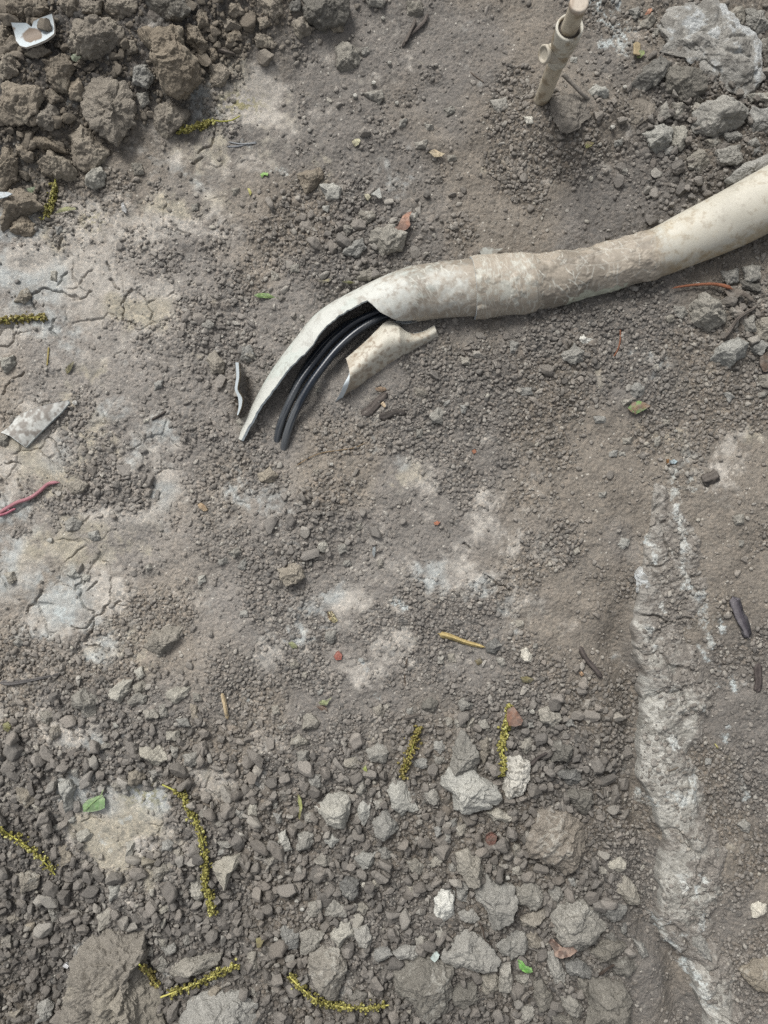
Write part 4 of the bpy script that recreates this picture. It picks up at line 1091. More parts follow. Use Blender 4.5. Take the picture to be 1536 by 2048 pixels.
def mott(c1, c2, size=0.006, seed=1, lo=.45, hi=.58, amp=0.3):
    def f(V):
        a = fbm3(V, size, seed, 3)[:, None]; b = fbm3(V, size * .3, seed + 1, 2)[:, None]; s = sst(a, lo, hi)
        c = (lin(*c1) * (1 - s) + lin(*c2) * s) * (1 - amp / 2 + amp * b)
        g = c.mean(1, keepdims=True); d = 0.30 * sst(fbm3(V, size * .7, seed + 2, 3)[:, None], .35, .65)      # a film of grey dust
        c = c * 0.80 + g * 0.20; return c * (1 - d) + lin(140, 136, 128) * d
    return f

tg = plate('torn_tongue', T('E', [(1070, 492), (1110, 480), (1165, 468), (1200, 452), (1222, 470), (1215, 492), (1165, 503), (1090, 508)]), None, None, mott((200, 208, 212), (170, 168, 160), .004, 5), z=0.004, th=0.003, mat=M_PVC, tilt=(0, -0.6), rings=6, nb=50, jag=1.2)
tg.parent = root; tg.location = Vector(tg.location) - Vector(root.location)

# loose pieces of pipe wall
def strip_shell(name, U, L, z0, amp, ph, th, label, group, colfn, endbulge=0.0, nu=160, nv=90, zU=0.0, bev=(0.0050, 0.66, 0.0075, 0.25)):
    U = smooth_path(np.array(U, float), nu); L = smooth_path(np.array(L, float), nu)
    u = np.linspace(0, 1, nu)[:, None]; w = np.linspace(0, 1, nv)[None, :]
    q = U[:, None, :] * (1 - w[..., None]) + L[:, None, :] * w[..., None]
    q[..., 0] += endbulge * np.sin(np.pi * w) * (1 - u) ** 5
    wd = np.linalg.norm(U - L, axis=1)[:, None]; amp = amp * np.clip(wd / 62.0, 0.42, 1.1)
    z = z0 + amp * np.sin(np.pi * (ph[0] + (ph[1] - ph[0]) * w)) + zU * u
    k = PX * (HC - z) / HC; out = np.stack([(q[..., 0] - 768) * k, (1024 - q[..., 1]) * k, z], -1)
    du = np.gradient(out, axis=0); dv = np.gradient(out, axis=1); n = np.cross(du, dv); n /= np.linalg.norm(n, axis=-1, keepdims=True) + 1e-12
    n *= np.sign(n[..., 2:3] + 1e-9); inn = out - n * th
    hd = lambda d: d / (np.linalg.norm(d, axis=-1, keepdims=True) + 1e-12)
    bu = (bev[0] * sst(u, bev[1], bev[1] + .15)); bw = (bev[2] * sst(w, bev[3], bev[3] + .2))
    inn = inn - hd(dv) * (bu * np.exp(-w * 30))[..., None] * np.array([1, 1, 0.2]) - hd(du) * (bw * np.exp(-u * 30))[..., None] * np.array([1, 1, 0.2])
    N = nu * nv; idx = np.arange(N).reshape(nu, nv)
    O = out.reshape(-1, 3); I_ = inn.reshape(-1, 3)
    Vs = [O, I_]; Cs = [colfn(O), np.broadcast_to(lin(190, 198, 202), (N, 3))]; Fs = [gridfaces(nu, nv), gridfaces(nu, nv, N, flip=True)]; n0 = 2 * N
    for ring in (idx[:, 0], idx[:, -1], idx[0], idx[-1]):
        a = O[ring]; b = I_[ring]; m = len(ring); Vs += [a, b]; e = np.arange(m - 1)
        Fs.append(np.stack([e, e + 1, e + 1 + m, e + m], 1) + n0); n0 += 2 * m; Cs.append(lin(218, 226, 229) * (0.88 + .15 * rng.random((2 * m, 1))))
    V = np.vstack(Vs); c = O.mean(0); c[2] = O[:, 2].min()
    o = mesh_obj(name, V, np.vstack(Fs), M_PVC, col=np.clip(np.vstack(Cs), .02, .85), loc=c); splat(V)
    tag(o, label, 'pipe shard', group); return o
def shardcol(V):
    a = fbm3(V, .03, 301, 4, .6)[:, None]; b = fbm3(V, .004, 302, 3, .6)[:, None]; s = sst(a * .5 + b * .5 + (V[:, 1:2] - 0.19) * -2.5, .44, .68)
    c = lin(208, 203, 188) * (1 - s) + lin(176, 163, 144) * s; d = sst(b, .58, .68) * .38
    return (c * (1 - d) + lin(124, 112, 100) * d) * (.9 + .2 * b)
SG = 'broken pieces of pipe wall'
loose = strip_shell('pipe_shard', T('E', [(785, 710), (900, 610), (965, 545), (1020, 494), (1062, 487), (1100, 508), (1140, 542), (1185, 560), (1250, 548), (1316, 510)]),
            T('E', [(757, 962), (800, 925), (860, 892), (920, 850), (990, 806), (1080, 742), (1160, 688), (1240, 640), (1300, 612), (1344, 590)]),
            -0.004, 0.026, (0.20, 0.98), 0.003, 'large loose curved shard lying right of the black cables', SG, shardcol, endbulge=12)

def thin_shard():
    # standing sliver: broken white edge up, muddy face to the right
    top = np.array(T('E', [(123, 735), (128, 820), (119, 895), (138, 945), (142, 1000), (132, 1050)]), float); n = 60
    p = smooth_path(top, n); w = 4.6; zt = 0.020 - np.linspace(0, 1, n) * 0.006
    Vs = []; 
    def row(off, z): 
        k = PX * (HC - z) / HC; return np.stack([(p[:, 0] + off - 768) * k, (1024 - p[:, 1]) * k, z + 0 * p[:, 0]], 1)
    taper = np.interp(np.linspace(0, 1, n), [0, .5, .7, 1], [.9, .75, 1.15, 0.35])
    rows_ = [row(0, zt), row(7.0 * taper, zt + 0.0005), row(7.0 * taper + 4, zt - 0.034), row(2, zt - 0.034)]
    V = np.stack(rows_, 1).reshape(-1, 3); F = gridfaces(n, 4, wrap=True)
    e = np.array([[0, 1, 2, 3], [(n - 1) * 4 + 3, (n - 1) * 4 + 2, (n - 1) * 4 + 1, (n - 1) * 4]])
    # split colours: duplicate top edge ring
    Vt = np.stack([rows_[0] + (0, 0, .0004), rows_[1] + (0, 0, .0004)], 1).reshape(-1, 3); Ft = gridfaces(n, 2, len(V))
    Cc = np.vstack([np.broadcast_to(lin(150, 138, 120), (len(V), 3)), np.broadcast_to(lin(192, 200, 202), (len(Vt), 3))])
    Va = np.vstack([V, Vt]); c = Va.mean(0); c[2] = -0.01
    o = mesh_obj('pipe_shard', Va, [np.vstack([F, e, Ft])], M_PVC, col=Cc, smooth=False, loc=c); splat(Va)
    tag(o, 'thin shard standing on edge left of the splintered pipe tip', 'pipe shard', SG)
thin_shard()
plate('pipe_shard', T('D', [(15, 1060), (60, 1032), (85, 1000), (105, 960), (200, 925), (300, 895), (420, 870), (428, 884), (380, 940), (330, 985), (240, 1070), (160, 1150), (130, 1125), (80, 1085)]),
      'flat mud-stained shard with pointed ends lying at the left edge', 'pipe shard', mott((206, 206, 198), (144, 136, 126), .007, 311, .42, .6), th=0.003, mat=M_PVC, arch=0.005, axis=38, lift=0.002, group=SG, edgecol=lin(188, 196, 196), nb=220, rings=40)
plate('pipe_shard', T('A', [(65, 135), (150, 128), (178, 145), (192, 118), (240, 95), (305, 72), (312, 130), (316, 190), (275, 240), (220, 270), (160, 286), (110, 262), (80, 225)]),
      'white curved shard with mud in its middle on the top left soil pile', 'pipe shard',
      lambda V: (lambda f: (lin(198, 207, 210) * (1 - f) + lin(128, 112, 96) * f) * 1.0)(sst(1.0 * np.exp(-(((V[:, 0:1] + 0.368) / 0.011) ** 2 + ((V[:, 1:2] - 0.499) / 0.0075) ** 2) ** 2) + 0.22 + (fbm3(V, .006, 321, 4)[:, None] - .5) * 1.5, .46, .72)),
      th=0.003, mat=M_PVC, arch=-0.007, axis=20, lift=0.006, group=SG, edgecol=lin(196, 188, 176), nb=220, rings=40)
plate('pipe_shard', [(0 - 14, 388), (0, 384), (18, 385), (25, 388), (14, 394), (-12, 400)], 'pale sliver poking out at the left edge under the small leafy catkin', 'pipe shard', mott((200, 212, 218), (180, 184, 182)), th=0.002, mat=M_PVC, group=SG, lift=.003)
plate('pipe_flake', T('B', [(1340, 1500), (1358, 1488), (1400, 1482), (1432, 1496), (1482, 1492), (1450, 1512), (1440, 1532), (1350, 1528)]), 'pale thin flake standing behind the pipe coupling', 'flake', mott((196, 198, 188), (160, 154, 142)), th=0.0012, mat=M_PVC, lift=0.004, tilt=(0, 0.3))

# cables
def cable(pts, label, seed, r=0.0044):
    p = smooth_path(np.array(pts, float), 420); W3 = np.array([P(a, b, z) for a, b, z in p]); L_ = np.concatenate([[0], np.cumsum(np.linalg.norm(np.diff(W3, axis=0), axis=1))])
    V, F = tube_arr(W3, r * (1 + 0.003 * np.sin(L_ * 2 * math.pi / 0.0035)), 40)
    al = np.concatenate([np.repeat(L_, 40), [0, L_[-1]]]); ri = np.concatenate([np.tile(np.arange(40), 420), [0, 0]]) * 0.0008
    s = fbm2(al, ri, .09, seed, 3, .5)[:, None]; s2 = fbm2(al * 0.10, ri * 1.5, .0022, seed + 1, 3)[:, None]
    tfrac = np.concatenate([np.repeat(np.linspace(0, 1, 420), 40), [0, 1]])[:, None]
    dust_sheen = 0.65 * sst(s * .4 + s2 * .6 + 0.38 * sst(tfrac, .66, 1), .50, .85)  # dusty end, plus highlight streaks painted along the length
    c = lin(27, 35, 46) * (1 - dust_sheen) + lin(112, 114, 114) * dust_sheen
    cc = W3.mean(0); o = mesh_obj('cable', V, F, M_CABLE, col=c, loc=cc); splat(V); tag(o, label, 'cable', 'black cables inside the broken pipe')
cable([(900, 560, .002), (850, 578, .003), (800, 600, .004), (757, 622, .004), (707, 647, .004), (665, 682, .004), (631, 722, .005), (600, 765, .006), (576, 812, .006), (561, 850, .002), (553, 886, -.008)], 'upper black cable, nearer the splintered pipe tip, ending in the soil', 5)
cable([(900, 590, .000), (850, 606, .001), (800, 622, .003), (757, 638, .006), (717, 661, .008), (678, 695, .009), (643, 737, .010), (614, 779, .010), (589, 827, .008), (574, 868, .003), (566, 905, -.008)], 'lower black cable nearer the loose curved shard, its end furthest down', 9)
cable([(880, 575, -.006), (800, 612, -.007), (740, 634, -.006), (696, 648, -.003), (654, 682, -.003), (620, 722, -.004), (596, 762, -.006), (582, 790, -.014)], 'third black cable half hidden in shadow beneath the other two', 13, .0038)

# ------------------------------------------------------------------ riser pipe with tee
def lathe(prof, seg=64):
    a = np.arange(seg) / seg * 2 * math.pi; prof = np.array(prof, float)
    V = np.stack([prof[:, 0:1] * np.cos(a), prof[:, 0:1] * np.sin(a), prof[:, 1:2] + 0 * a], -1).reshape(-1, 3)
    return V, gridfaces(len(prof), seg, wrap=True)
def densify(prof, step=0.0015):
    out = []
    for a, b in zip(prof[:-1], prof[1:]):
        n = max(1, int(math.hypot(b[0] - a[0], b[1] - a[1]) / step))
        for k in range(n): out.append((a[0] + (b[0] - a[0]) * k / n, a[1] + (b[1] - a[1]) * k / n))
    return out + [prof[-1]]
def rcol(V, seed=0, base=(196, 186, 166), mud=(158, 144, 122)):
    a = fbm3(V, .012, 401 + seed, 4, .6)[:, None]; b = fbm3(V, .0025, 402 + seed, 2)[:, None]; s = sst(a, .42, .62)
    c = lin(*base) * (1 - s) + lin(*mud) * s; return np.clip(c * (.84 + .32 * b), .02, .85)
gx_, gy_, _ = P(1079, 213, 0.0); rz = drape(1079, 213, .01, GRD)
rr_ = empty('riser_pipe', (gx_, gy_, rz), 'upright cream capped pipe with side tee fitting rising from the soil', 'pipe')
def rpart(name, V, F, seed, base=(196, 186, 166), mud=(158, 144, 122), rot=None, at=(0, 0, 0), mat=None):
    V = np.array(V)
    col = rcol(V, seed, base, mud)
    if rot is not None: V = V @ np.array(rot.to_matrix()).T
    V = V + np.array(at)
    o = mesh_obj(name, V, F, mat or M_PVC, col=col); o.parent = rr_; splat(V + np.array(rr_.location)); return o
z0 = -0.04 - rz
HT = 0.139 - rz    # height of the tee's opening
R1 = 0.0083
V, F = lathe(densify([(R1, z0), (R1, 0.055 - rz), (R1, 0.120 - rz)])); rpart('lower_pipe', V, F, 1)
V, F = lathe(densify([(R1 * .9, .084 - rz), (R1 + .0012, .085 - rz), (.0098, .088 - rz), (.0101, .104 - rz), (.0122, .115 - rz), (.0129, HT - .001), (.0127, HT), (.0108, HT + .0002), (.0102, HT - .002), (.0101, HT - .02), (.0, HT - .02)])); rpart('tee_fitting', V, F, 2, (206, 202, 188))
V, F = lathe(densify([(.0102, HT - .006), (.0098, HT - .0022), (.0, HT - .0018)])); V = np.array(V); V[:, 2] += (fbm3(V, .002, 9, 2) - .5) * .002
rpart('packed_dirt', V, F, 3, (104, 98, 92), (84, 78, 72), mat=M_CRUMB)
V, F = lathe(densify([(.0078, HT - .012), (.0078, .168 - rz)])); rpart('upper_pipe', V, F, 4, (200, 190, 170))
zc_ = .168 - rz
V, F = lathe(densify([(.0078, zc_ - .0), (.0084, zc_ + .0006), (.0084, zc_ + .0048), (.0076, zc_ + .0056), (.0, zc_ + .0056)])); rpart('pipe_cap', V, F, 5, (204, 192, 176), (180, 164, 146))
dirv = Vector((-0.88, -0.30, 0.36)).normalized(); q_ = dirv.to_track_quat('Z', 'Y')
V, F = lathe(densify([(.0090, 0), (.0092, .0085), (.0088, .0110), (.0070, .0115), (.0068, .0160), (.0082, .0165), (.0084, .0200), (.0076, .0207), (.0062, .0204), (.0058, .0190), (.0, .0188)])); rpart('side_outlet', V, F, 6, (192, 184, 168), rot=q_, at=(0.0, 0.0, .100 - rz))

# ------------------------------------------------------------------ catkins
def floret_cloud(P3, rad, n_per, seed, r_b=(0.0008, 0.0015), spread=None):
    r_ = np.random.default_rng(seed); tint = lin(134, 121, 70) / lin(136, 128, 70) * .85 if seed % 3 == 0 else np.ones(3) * r_.uniform(.8, 1.1); D, F = ico(2); Vs = []; Fs = []; Cs = []; n0 = 0
    t = np.gradient(P3, axis=0); t /= np.linalg.norm(t, axis=1, keepdims=True)
    L_ = np.concatenate([[0], np.cumsum(np.linalg.norm(np.diff(P3, axis=0), axis=1))]); m = max(2, int(L_[-1] / 0.0023))
    for s in np.linspace(0, L_[-1], m):
        c = np.array([np.interp(s, L_, P3[:, k]) for k in range(3)]); tt = np.array([np.interp(s, L_, t[:, k]) for k in range(3)])
        a = np.cross(tt, [0, 0, 1]); a /= np.linalg.norm(a) + 1e-9; b = np.cross(a, tt); R_ = rad * .85 * r_.uniform(.7, 1.25)
        for k in range(n_per if r_.random() > 0.18 else 1):
            th = r_.uniform(-0.5, math.pi + .5); d = a * math.cos(th) + b * math.sin(th)
            for _ in range(3):
                cc = c + d * R_ * (r_.uniform(.45, 1.25) if r_.random() > .04 else r_.uniform(1.4, 2.6)) + r_.normal(size=3) * .0008; rb = r_.uniform(*r_b)
                q = D * rb * r_.uniform(.7, 1.3, 3) * (1 + .35 * (r_.random((len(D), 1)) - .5)); Vs.append(q + cc); Fs.append(F + n0); n0 += len(D)
                tone_ = r_.random(); colr_ = lin(100, 95, 48) * (1 - tone_) + lin(164, 157, 86) * tone_
                if r_.random() < .12: colr_ = lin(192, 188, 120)
                Cs.append(np.broadcast_to(colr_ * tint, (len(D), 3)))
    return np.vstack(Vs), np.vstack(Fs), np.vstack(Cs)
CG = 'fallen catkins'
def catkin(path, label, seed, bare=(0.0, 0.0), rad=0.0034, stemcol=(168, 166, 78), n_per=4, lift=0.002, extra=None):
    p = smooth_path(np.array(path, float), 60); z = np.array([drape(a, b, .004, None, .8) for a, b in p]) + lift
    z = np.convolve(np.pad(z, 6, mode='edge'), np.ones(13) / 13, 'valid')
    P3 = np.array([P(a, b, c) for (a, b), c in zip(p, z)]); loc = P3.mean(0)
    e = empty('catkin', loc, label, 'catkin', CG)
    V, F = tube_arr(P3 + (0, 0, .0012), np.linspace(.0010, .0007, 60), 8); o = mesh_obj('stem', V, F, M_LEAF, col=lin(*stemcol), loc=loc); o.parent = e; o.location = (0, 0, 0)
    i0 = int(60 * bare[0]); i1 = 60 - int(60 * bare[1])
    V2, F2, C2 = floret_cloud(P3[i0:i1] + (0, 0, -.0004), rad, n_per, seed); o = mesh_obj('florets', V2, F2, M_LEAF, col=C2, loc=loc); o.parent = e; o.location = (0, 0, 0)
    splat(V2); return e
catkin(T('A', [(1068, 795), (1120, 775), (1200, 755), (1280, 728), (1330, 732), (1390, 725), (1440, 700)]), 'olive catkin with a bare curved tail beside the brown soil pile', 1, (0, .42), .0030)
catkin(T('A', [(335, 1075), (325, 1150), (310, 1220), (285, 1270), (262, 1320)]), 'short olive catkin hanging below the soil pile next to a shrivelled leaf', 2, (.12, 0), .0034)
catkin(T('D', [(-20, 392), (60, 385), (140, 375), (210, 370), (280, 368)]), 'yellowish catkin lying flat at the left edge above the clay cracks', 3, (0, 0), .0034)
catkin(T('J', [(-10, 345), (40, 385), (110, 430), (180, 480), (250, 545), (300, 595), (335, 640)]), 'catkin with a bright yellow stem at the lower left edge', 4, (0, .06), .0046, (204, 200, 96), 2)
catkin(T('J', [(975, 98), (1040, 128), (1085, 150), (1120, 220), (1170, 310), (1205, 400), (1222, 480), (1225, 560), (1232, 640), (1240, 720), (1262, 800), (1272, 880)]), 'longest catkin, hanging downwards right of the whole green leaf', 5, (.10, 0), .0038, (178, 176, 90))
catkin(T('J', [(838, 1175), (880, 1215), (915, 1265), (950, 1305)]), 'short left arm of the bent catkin pair beside the brown boulder clod', 6, (.1, 0), .0032, (190, 192, 90))
catkin(T('J', [(965, 1372), (1050, 1340), (1140, 1305), (1220, 1275), (1290, 1240), (1350, 1205), (1425, 1175)]), 'long right arm of the bent catkin pair, with bare pale stem start', 7, (.12, 0), .0044, (206, 198, 110), 3)
catkin(T('K', [(200, 1245), (260, 1305), (330, 1365), (400, 1405), (490, 1425), (580, 1435), (680, 1435), (800, 1418)]), 'curved catkin near the bottom edge with a pale stem to the right', 8, (0, .05), .0036, (204, 196, 110), 3)
catkin(T('H', [(975, 1290), (960, 1340), (940, 1400), (915, 1470), (895, 1530), (880, 1590)]), 'short thick catkin standing upright above the pale angular stone', 9, (0, 0), .0042)
catkin(T('H', [(1520, 1160), (1510, 1250), (1500, 1310), (1480, 1370), (1475, 1440), (1490, 1520), (1465, 1580)]), 'mossy catkin left of the speckled white cobble', 10, (0, 0), .0036)

# ------------------------------------------------------------------ leaves, petals and scraps
def leaf(name, t, pts, label, cat, c1, c2, seed=1, k=3.0, **kw):
    poly = T(t, pts, k) if t else pts
    kw.setdefault('arch', 0.0015); kw.setdefault('th', 0.0005); kw.setdefault('bumps', 0.002); kw.setdefault('jag', 0.8)
    return plate(name, poly, label, cat, mott(c1, c2, .006, seed), seed=seed, **kw)
gl = leaf('green_leaf', 'J', [(500, 262), (500, 215), (530, 185), (590, 165), (615, 160), (633, 185), (632, 235), (600, 250), (550, 262)], 'whole oval green leaf with a short stalk on the pale clay', 'leaf', (122, 162, 98), (150, 182, 122), 1, lift=.005, arch=.002, jag=.3)
V, F = tube_arr(np.array([P(*q, z) for q, z in zip(T('J', [(505, 258), (560, 205), (605, 165), (620, 130)]), [gl.location.z + .003] * 4)]), .0004, 6)
o = mesh_obj('leaf_vein', V, F, M_LEAF, col=lin(160, 186, 128), loc=gl.location); o.parent = gl; o.location = (0, 0, 0)
leaf('leaf_scrap', 'F', [(690, 915), (720, 880), (760, 868), (800, 880), (828, 900), (790, 925), (745, 948), (710, 935)], 'half green half brown leaf scrap right of centre below the pipe', 'leaf', (120, 160, 80), (140, 112, 84), 2, lift=.003)
leaf('leaf_scrap', 'E', [(235, 335), (262, 318), (320, 320), (350, 340), (385, 352), (310, 350), (260, 348)], 'narrow green leaf sliver above the splintered pipe tip', 'leaf', (104, 138, 66), (130, 160, 84), 3)
leaf('leaf_scrap', 'E', [(760, 252), (800, 245), (845, 258), (800, 264)], 'tiny olive leaf sliver against the upper side of the pipe', 'leaf', (122, 122, 70), (140, 130, 80), 4)
leaf('leaf_scrap', 'E', [(605, 240), (650, 248), (715, 218), (690, 250), (650, 262)], 'thin bleached leaf curl above the broken pipe wall', 'leaf', (170, 160, 120), (110, 104, 90), 5)
leaf('dry_leaf', 'B', [(860, 1340), (880, 1300), (905, 1275), (935, 1268), (918, 1310), (925, 1360), (900, 1385), (850, 1395), (820, 1380), (850, 1365)], 'torn tan dry leaf with notches above the pipe', 'leaf', (178, 128, 100), (150, 104, 82), 6, lift=.004, arch=.004)
leaf('dry_leaf', 'I', [(-30, 1180), (10, 1165), (65, 1245), (55, 1275), (20, 1285), (-20, 1280), (-35, 1240)], 'red-brown leaf piece overlapping the top of the mossy catkin', 'leaf', (150, 108, 84), (124, 92, 76), 7, lift=.003)
leaf('dry_leaf', 'L', [(222, 1050), (235, 1020), (262, 1045), (275, 1085), (330, 1095), (385, 1060), (410, 1068), (400, 1105), (350, 1140), (300, 1150), (260, 1140), (255, 1105)], 'curled pinkish brown leaf resting against the big rounded clod', 'leaf', (172, 142, 122), (112, 86, 72), 8, lift=.006, arch=-.004, axis=20)
leaf('dry_leaf', 'F', [(1260, 200), (1310, 188), (1370, 205), (1410, 230), (1470, 290), (1420, 262), (1370, 232), (1330, 270), (1290, 250)], 'crumpled grey-brown dead leaf at the end of the rust-coloured root', 'leaf', (122, 112, 100), (96, 86, 76), 9, lift=.005, arch=.004)
leaf('dry_leaf', 'F', [(1480, 610), (1520, 580), (1550, 560), (1550, 690), (1510, 695), (1485, 660)], 'dark brown curled leaf at the right edge below the pipe', 'leaf', (110, 92, 76), (84, 72, 60), 10, lift=.004)
leaf('leaf_scrap', 'L', [(35, 1150), (60, 1155), (80, 1180), (115, 1190), (122, 1215), (95, 1232), (60, 1210), (40, 1190)], 'bright green crumpled leaf scrap by the curled brown leaf', 'leaf', (96, 168, 52), (140, 206, 90), 11, lift=.004, arch=.003)
leaf('petal', 'B', [(575, 855), (590, 838), (618, 832), (628, 850), (615, 872), (592, 880)], 'small round cream petal in the upper middle of the soil', 'petal', (206, 200, 158), (188, 180, 140), 12, lift=.002)
leaf('petal', 'B', [(1035, 915), (1070, 895), (1100, 915), (1135, 925), (1110, 942), (1070, 945)], 'cream ragged petal with a tail right of the round one', 'petal', (206, 186, 146), (182, 160, 120), 13, lift=.002)
leaf('petal', 'H', [(430, 600), (455, 595), (475, 625), (490, 650), (470, 665), (445, 650), (432, 630)], 'tattered yellow petal left of centre, above the red brick chip', 'petal', (206, 192, 138), (140, 110, 74), 14, lift=.002, jag=3)
leaf('leaf_scrap', 'A', [(330, 1280), (360, 1258), (400, 1240), (450, 1245), (462, 1258), (410, 1268), (370, 1275)], 'shrivelled pale green leaf next to the short catkin under the pile', 'leaf', (150, 152, 92), (170, 170, 120), 15, lift=.003)
leaf('leaf_scrap', 'A', [(165, 1135), (190, 1128), (215, 1120), (205, 1145), (195, 1165), (172, 1150)], 'small grey-green leaf bit at the lower edge of the brown pile', 'leaf', (130, 150, 110), (110, 128, 96), 16, lift=.005)
leaf('leaf_scrap', 'A', [(428, 345), (450, 322), (480, 325), (488, 350), (460, 370), (435, 365)], 'grey-green leaf bit sitting in the middle of the brown pile', 'leaf', (136, 150, 118), (110, 118, 92), 17, lift=.004)
leaf('leaf_scrap', 'C', [(430, 865), (450, 850), (475, 855), (492, 860), (475, 880), (445, 892)], 'yellow-green bud scale on the mound right of the riser pipe', 'leaf', (150, 150, 76), (120, 104, 60), 18, lift=.003)
leaf('leaf_scrap', 'C', [(748, 325), (765, 300), (790, 308), (792, 330), (770, 350), (750, 348)], 'green bud beside the beige straw stub at upper right', 'leaf', (150, 170, 84), (106, 120, 56), 19, lift=.003)
leaf('leaf_scrap', 'C', [(795, 90), (815, 60), (835, 48), (840, 65), (825, 85)], 'orange-pink scrap on the dark clod beside the concrete lump', 'leaf', (214, 150, 110), (196, 120, 84), 20, lift=.004)
leaf('seedling', 'H', [(375, 1140), (400, 1125), (425, 1130), (455, 1110), (440, 1130), (425, 1160), (385, 1155)], 'pale green seedling with a curled tail above the bottom rubble', 'seedling', (160, 168, 112), (128, 136, 84), 21, lift=.003)
leaf('leaf_scrap', 'H', [(360, 1165), (395, 1155), (425, 1175), (432, 1205), (410, 1200), (385, 1180)], 'little brown leaf directly under the pale green seedling', 'leaf', (118, 92, 74), (96, 78, 64), 22)
leaf('leaf_scrap', 'H', [(195, 785), (215, 775), (245, 795), (250, 820), (215, 815)], 'faded green leaf crumb up and left of the red brick chip', 'leaf', (140, 144, 96), (120, 120, 88), 23)
leaf('seed_pod', 'K', [(250, 155), (262, 160), (275, 195), (278, 240), (262, 310), (255, 300), (264, 240), (252, 195)], 'yellow-green seed pod standing upright left of the pale triangular stone', 'seed pod', (170, 176, 82), (140, 136, 70), 24, lift=.003)
leaf('leaf_scrap', 'K', [(0, 1020), (30, 1010), (65, 1008), (45, 1035), (30, 1070), (5, 1080)], 'yellowish winged seed scrap above the curved bottom catkin', 'leaf', (158, 152, 96), (136, 126, 80), 25)
leaf('leaf_scrap', 'G', [(20, 1270), (50, 1255), (72, 1280), (50, 1320), (25, 1305)], 'yellow-green scrap at the left edge below the grey twig', 'leaf', (140, 138, 72), (116, 112, 70), 26)
leaf('leaf_scrap', 'D', [(395, 680), (420, 650), (445, 628), (440, 660), (425, 690), (402, 712)], 'olive husk between the two straws left of centre', 'leaf', (128, 120, 70), (104, 98, 60), 27)
leaf('leaf_scrap', 'I', [(1212, 1390), (1220, 1388), (1240, 1418), (1228, 1415)], 'tiny yellow splinter of leaf right of the footing', 'leaf', (190, 180, 90), (170, 160, 90), 28, jag=.2)
leaf('leaf_scrap', 'K', [(640, 0), (660, -20), (668, 20), (650, 15)], 'tiny green leaf tip in the rubble above the pale triangular stones', 'leaf', (150, 160, 70), (130, 140, 70), 29, jag=.2)
leaf('leaf_scrap', 'B', [(25, 1050), (45, 1035), (75, 1040), (72, 1058), (50, 1052), (35, 1068)], 'tiny bright green curl in the upper left middle', 'leaf', (128, 176, 70), (150, 196, 96), 30, jag=.2)
leaf('leaf_scrap', 'A', [(1485, 1130), (1500, 1135), (1512, 1160), (1500, 1175)], 'tiny yellow floret near the bright green curl', 'leaf', (196, 190, 90), (160, 150, 60), 31, jag=.2)
leaf('leaf_scrap', 'H', [(1310, 890), (1345, 875), (1360, 900), (1330, 920)], 'dull yellow husk below the yellow wood splinter', 'leaf', (140, 128, 84), (118, 106, 72), 32)
leaf('leaf_scrap', 'I', [(50, 990), (90, 985), (130, 1000), (110, 1025), (60, 1020)], 'dull mossy fleck below the small white pebble', 'leaf', (124, 114, 66), (104, 98, 70), 33)
leaf('leaf_scrap', 'E', [(960, 890), (990, 880), (1020, 885), (1030, 900), (1000, 912), (965, 905)], 'tan leaf fragment just below the loose curved shard', 'leaf', (178, 150, 116), (150, 124, 96), 34)

# small hard chips
def chip(name, t, pts, label, cat, c1, c2, seed, h=0.002, mat=M_CLOD, lift=0.0004):
    return plate(name, T(t, pts), label, cat, mott(c1, c2, .003, seed), th=h, mat=mat, lift=h * 0.3 + lift, jag=0.6, bumps=.0012, seed=seed, rings=8, nb=50, arch=h * .4)
chip('brick_chip', 'H', [(465, 865), (480, 840), (495, 830), (518, 855), (512, 885), (480, 888)], 'small bright red brick chip left of centre', 'brick chip', (190, 112, 92), (170, 92, 76), 1)
chip('brick_chip', 'K', [(1380, 400), (1410, 385), (1445, 400), (1430, 455), (1395, 462), (1375, 430)], 'dull rusty brick chip among the lower rubble', 'brick chip', (134, 92, 78), (110, 82, 70), 2, .004)
chip('brick_chip', 'H', [(1065, 65), (1085, 52), (1105, 60), (1090, 78), (1072, 78)], 'small orange chip lower of the two in the middle', 'brick chip', (206, 130, 90), (186, 110, 78), 3)
chip('brick_chip', None, [], '', '', (0, 0, 0), (0, 0, 0), 4) if False else None
plate('brick_chip', [(943, 901), (950, 898), (953, 904), (947, 908)], 'small orange chip upper of the two in the middle', 'brick chip', mott((196, 118, 62), (176, 100, 56)), th=.0015, mat=M_CLOD, rings=6, nb=30)
chip('pale_chip', 'I', [(400, 965), (415, 955), (430, 970), (415, 985)], 'tan orange chip below the dark stick by the footing', 'chip', (206, 164, 120), (180, 140, 100), 5)
chip('pale_chip', 'D', [(1188, 1490), (1205, 1478), (1235, 1498), (1248, 1525), (1225, 1532), (1195, 1510)], 'tan oval chip below the flat clay plate on the left', 'chip', (196, 168, 128), (176, 146, 108), 6)
chip('plastic_chip', 'K', [(1045, 1140), (1068, 1108), (1085, 1100), (1102, 1118), (1090, 1145), (1070, 1165)], 'tiny white squarish plastic chip in the lower rubble', 'plastic chip', (200, 216, 208), (184, 200, 192), 7, .0014, M_PVC)
chip('pale_chip', 'A', [(728, 1222), (742, 1215), (762, 1260), (758, 1280), (735, 1268)], 'upright white chip on the clay right of the small leafy catkin', 'chip', (200, 200, 198), (176, 176, 172), 8, .002)
chip('pale_chip', 'D', [(440, 878), (452, 866), (468, 872), (466, 892), (450, 900)], 'round white crumb at the point of the flat mud-stained shard', 'chip', (214, 212, 204), (196, 194, 186), 9, .004)
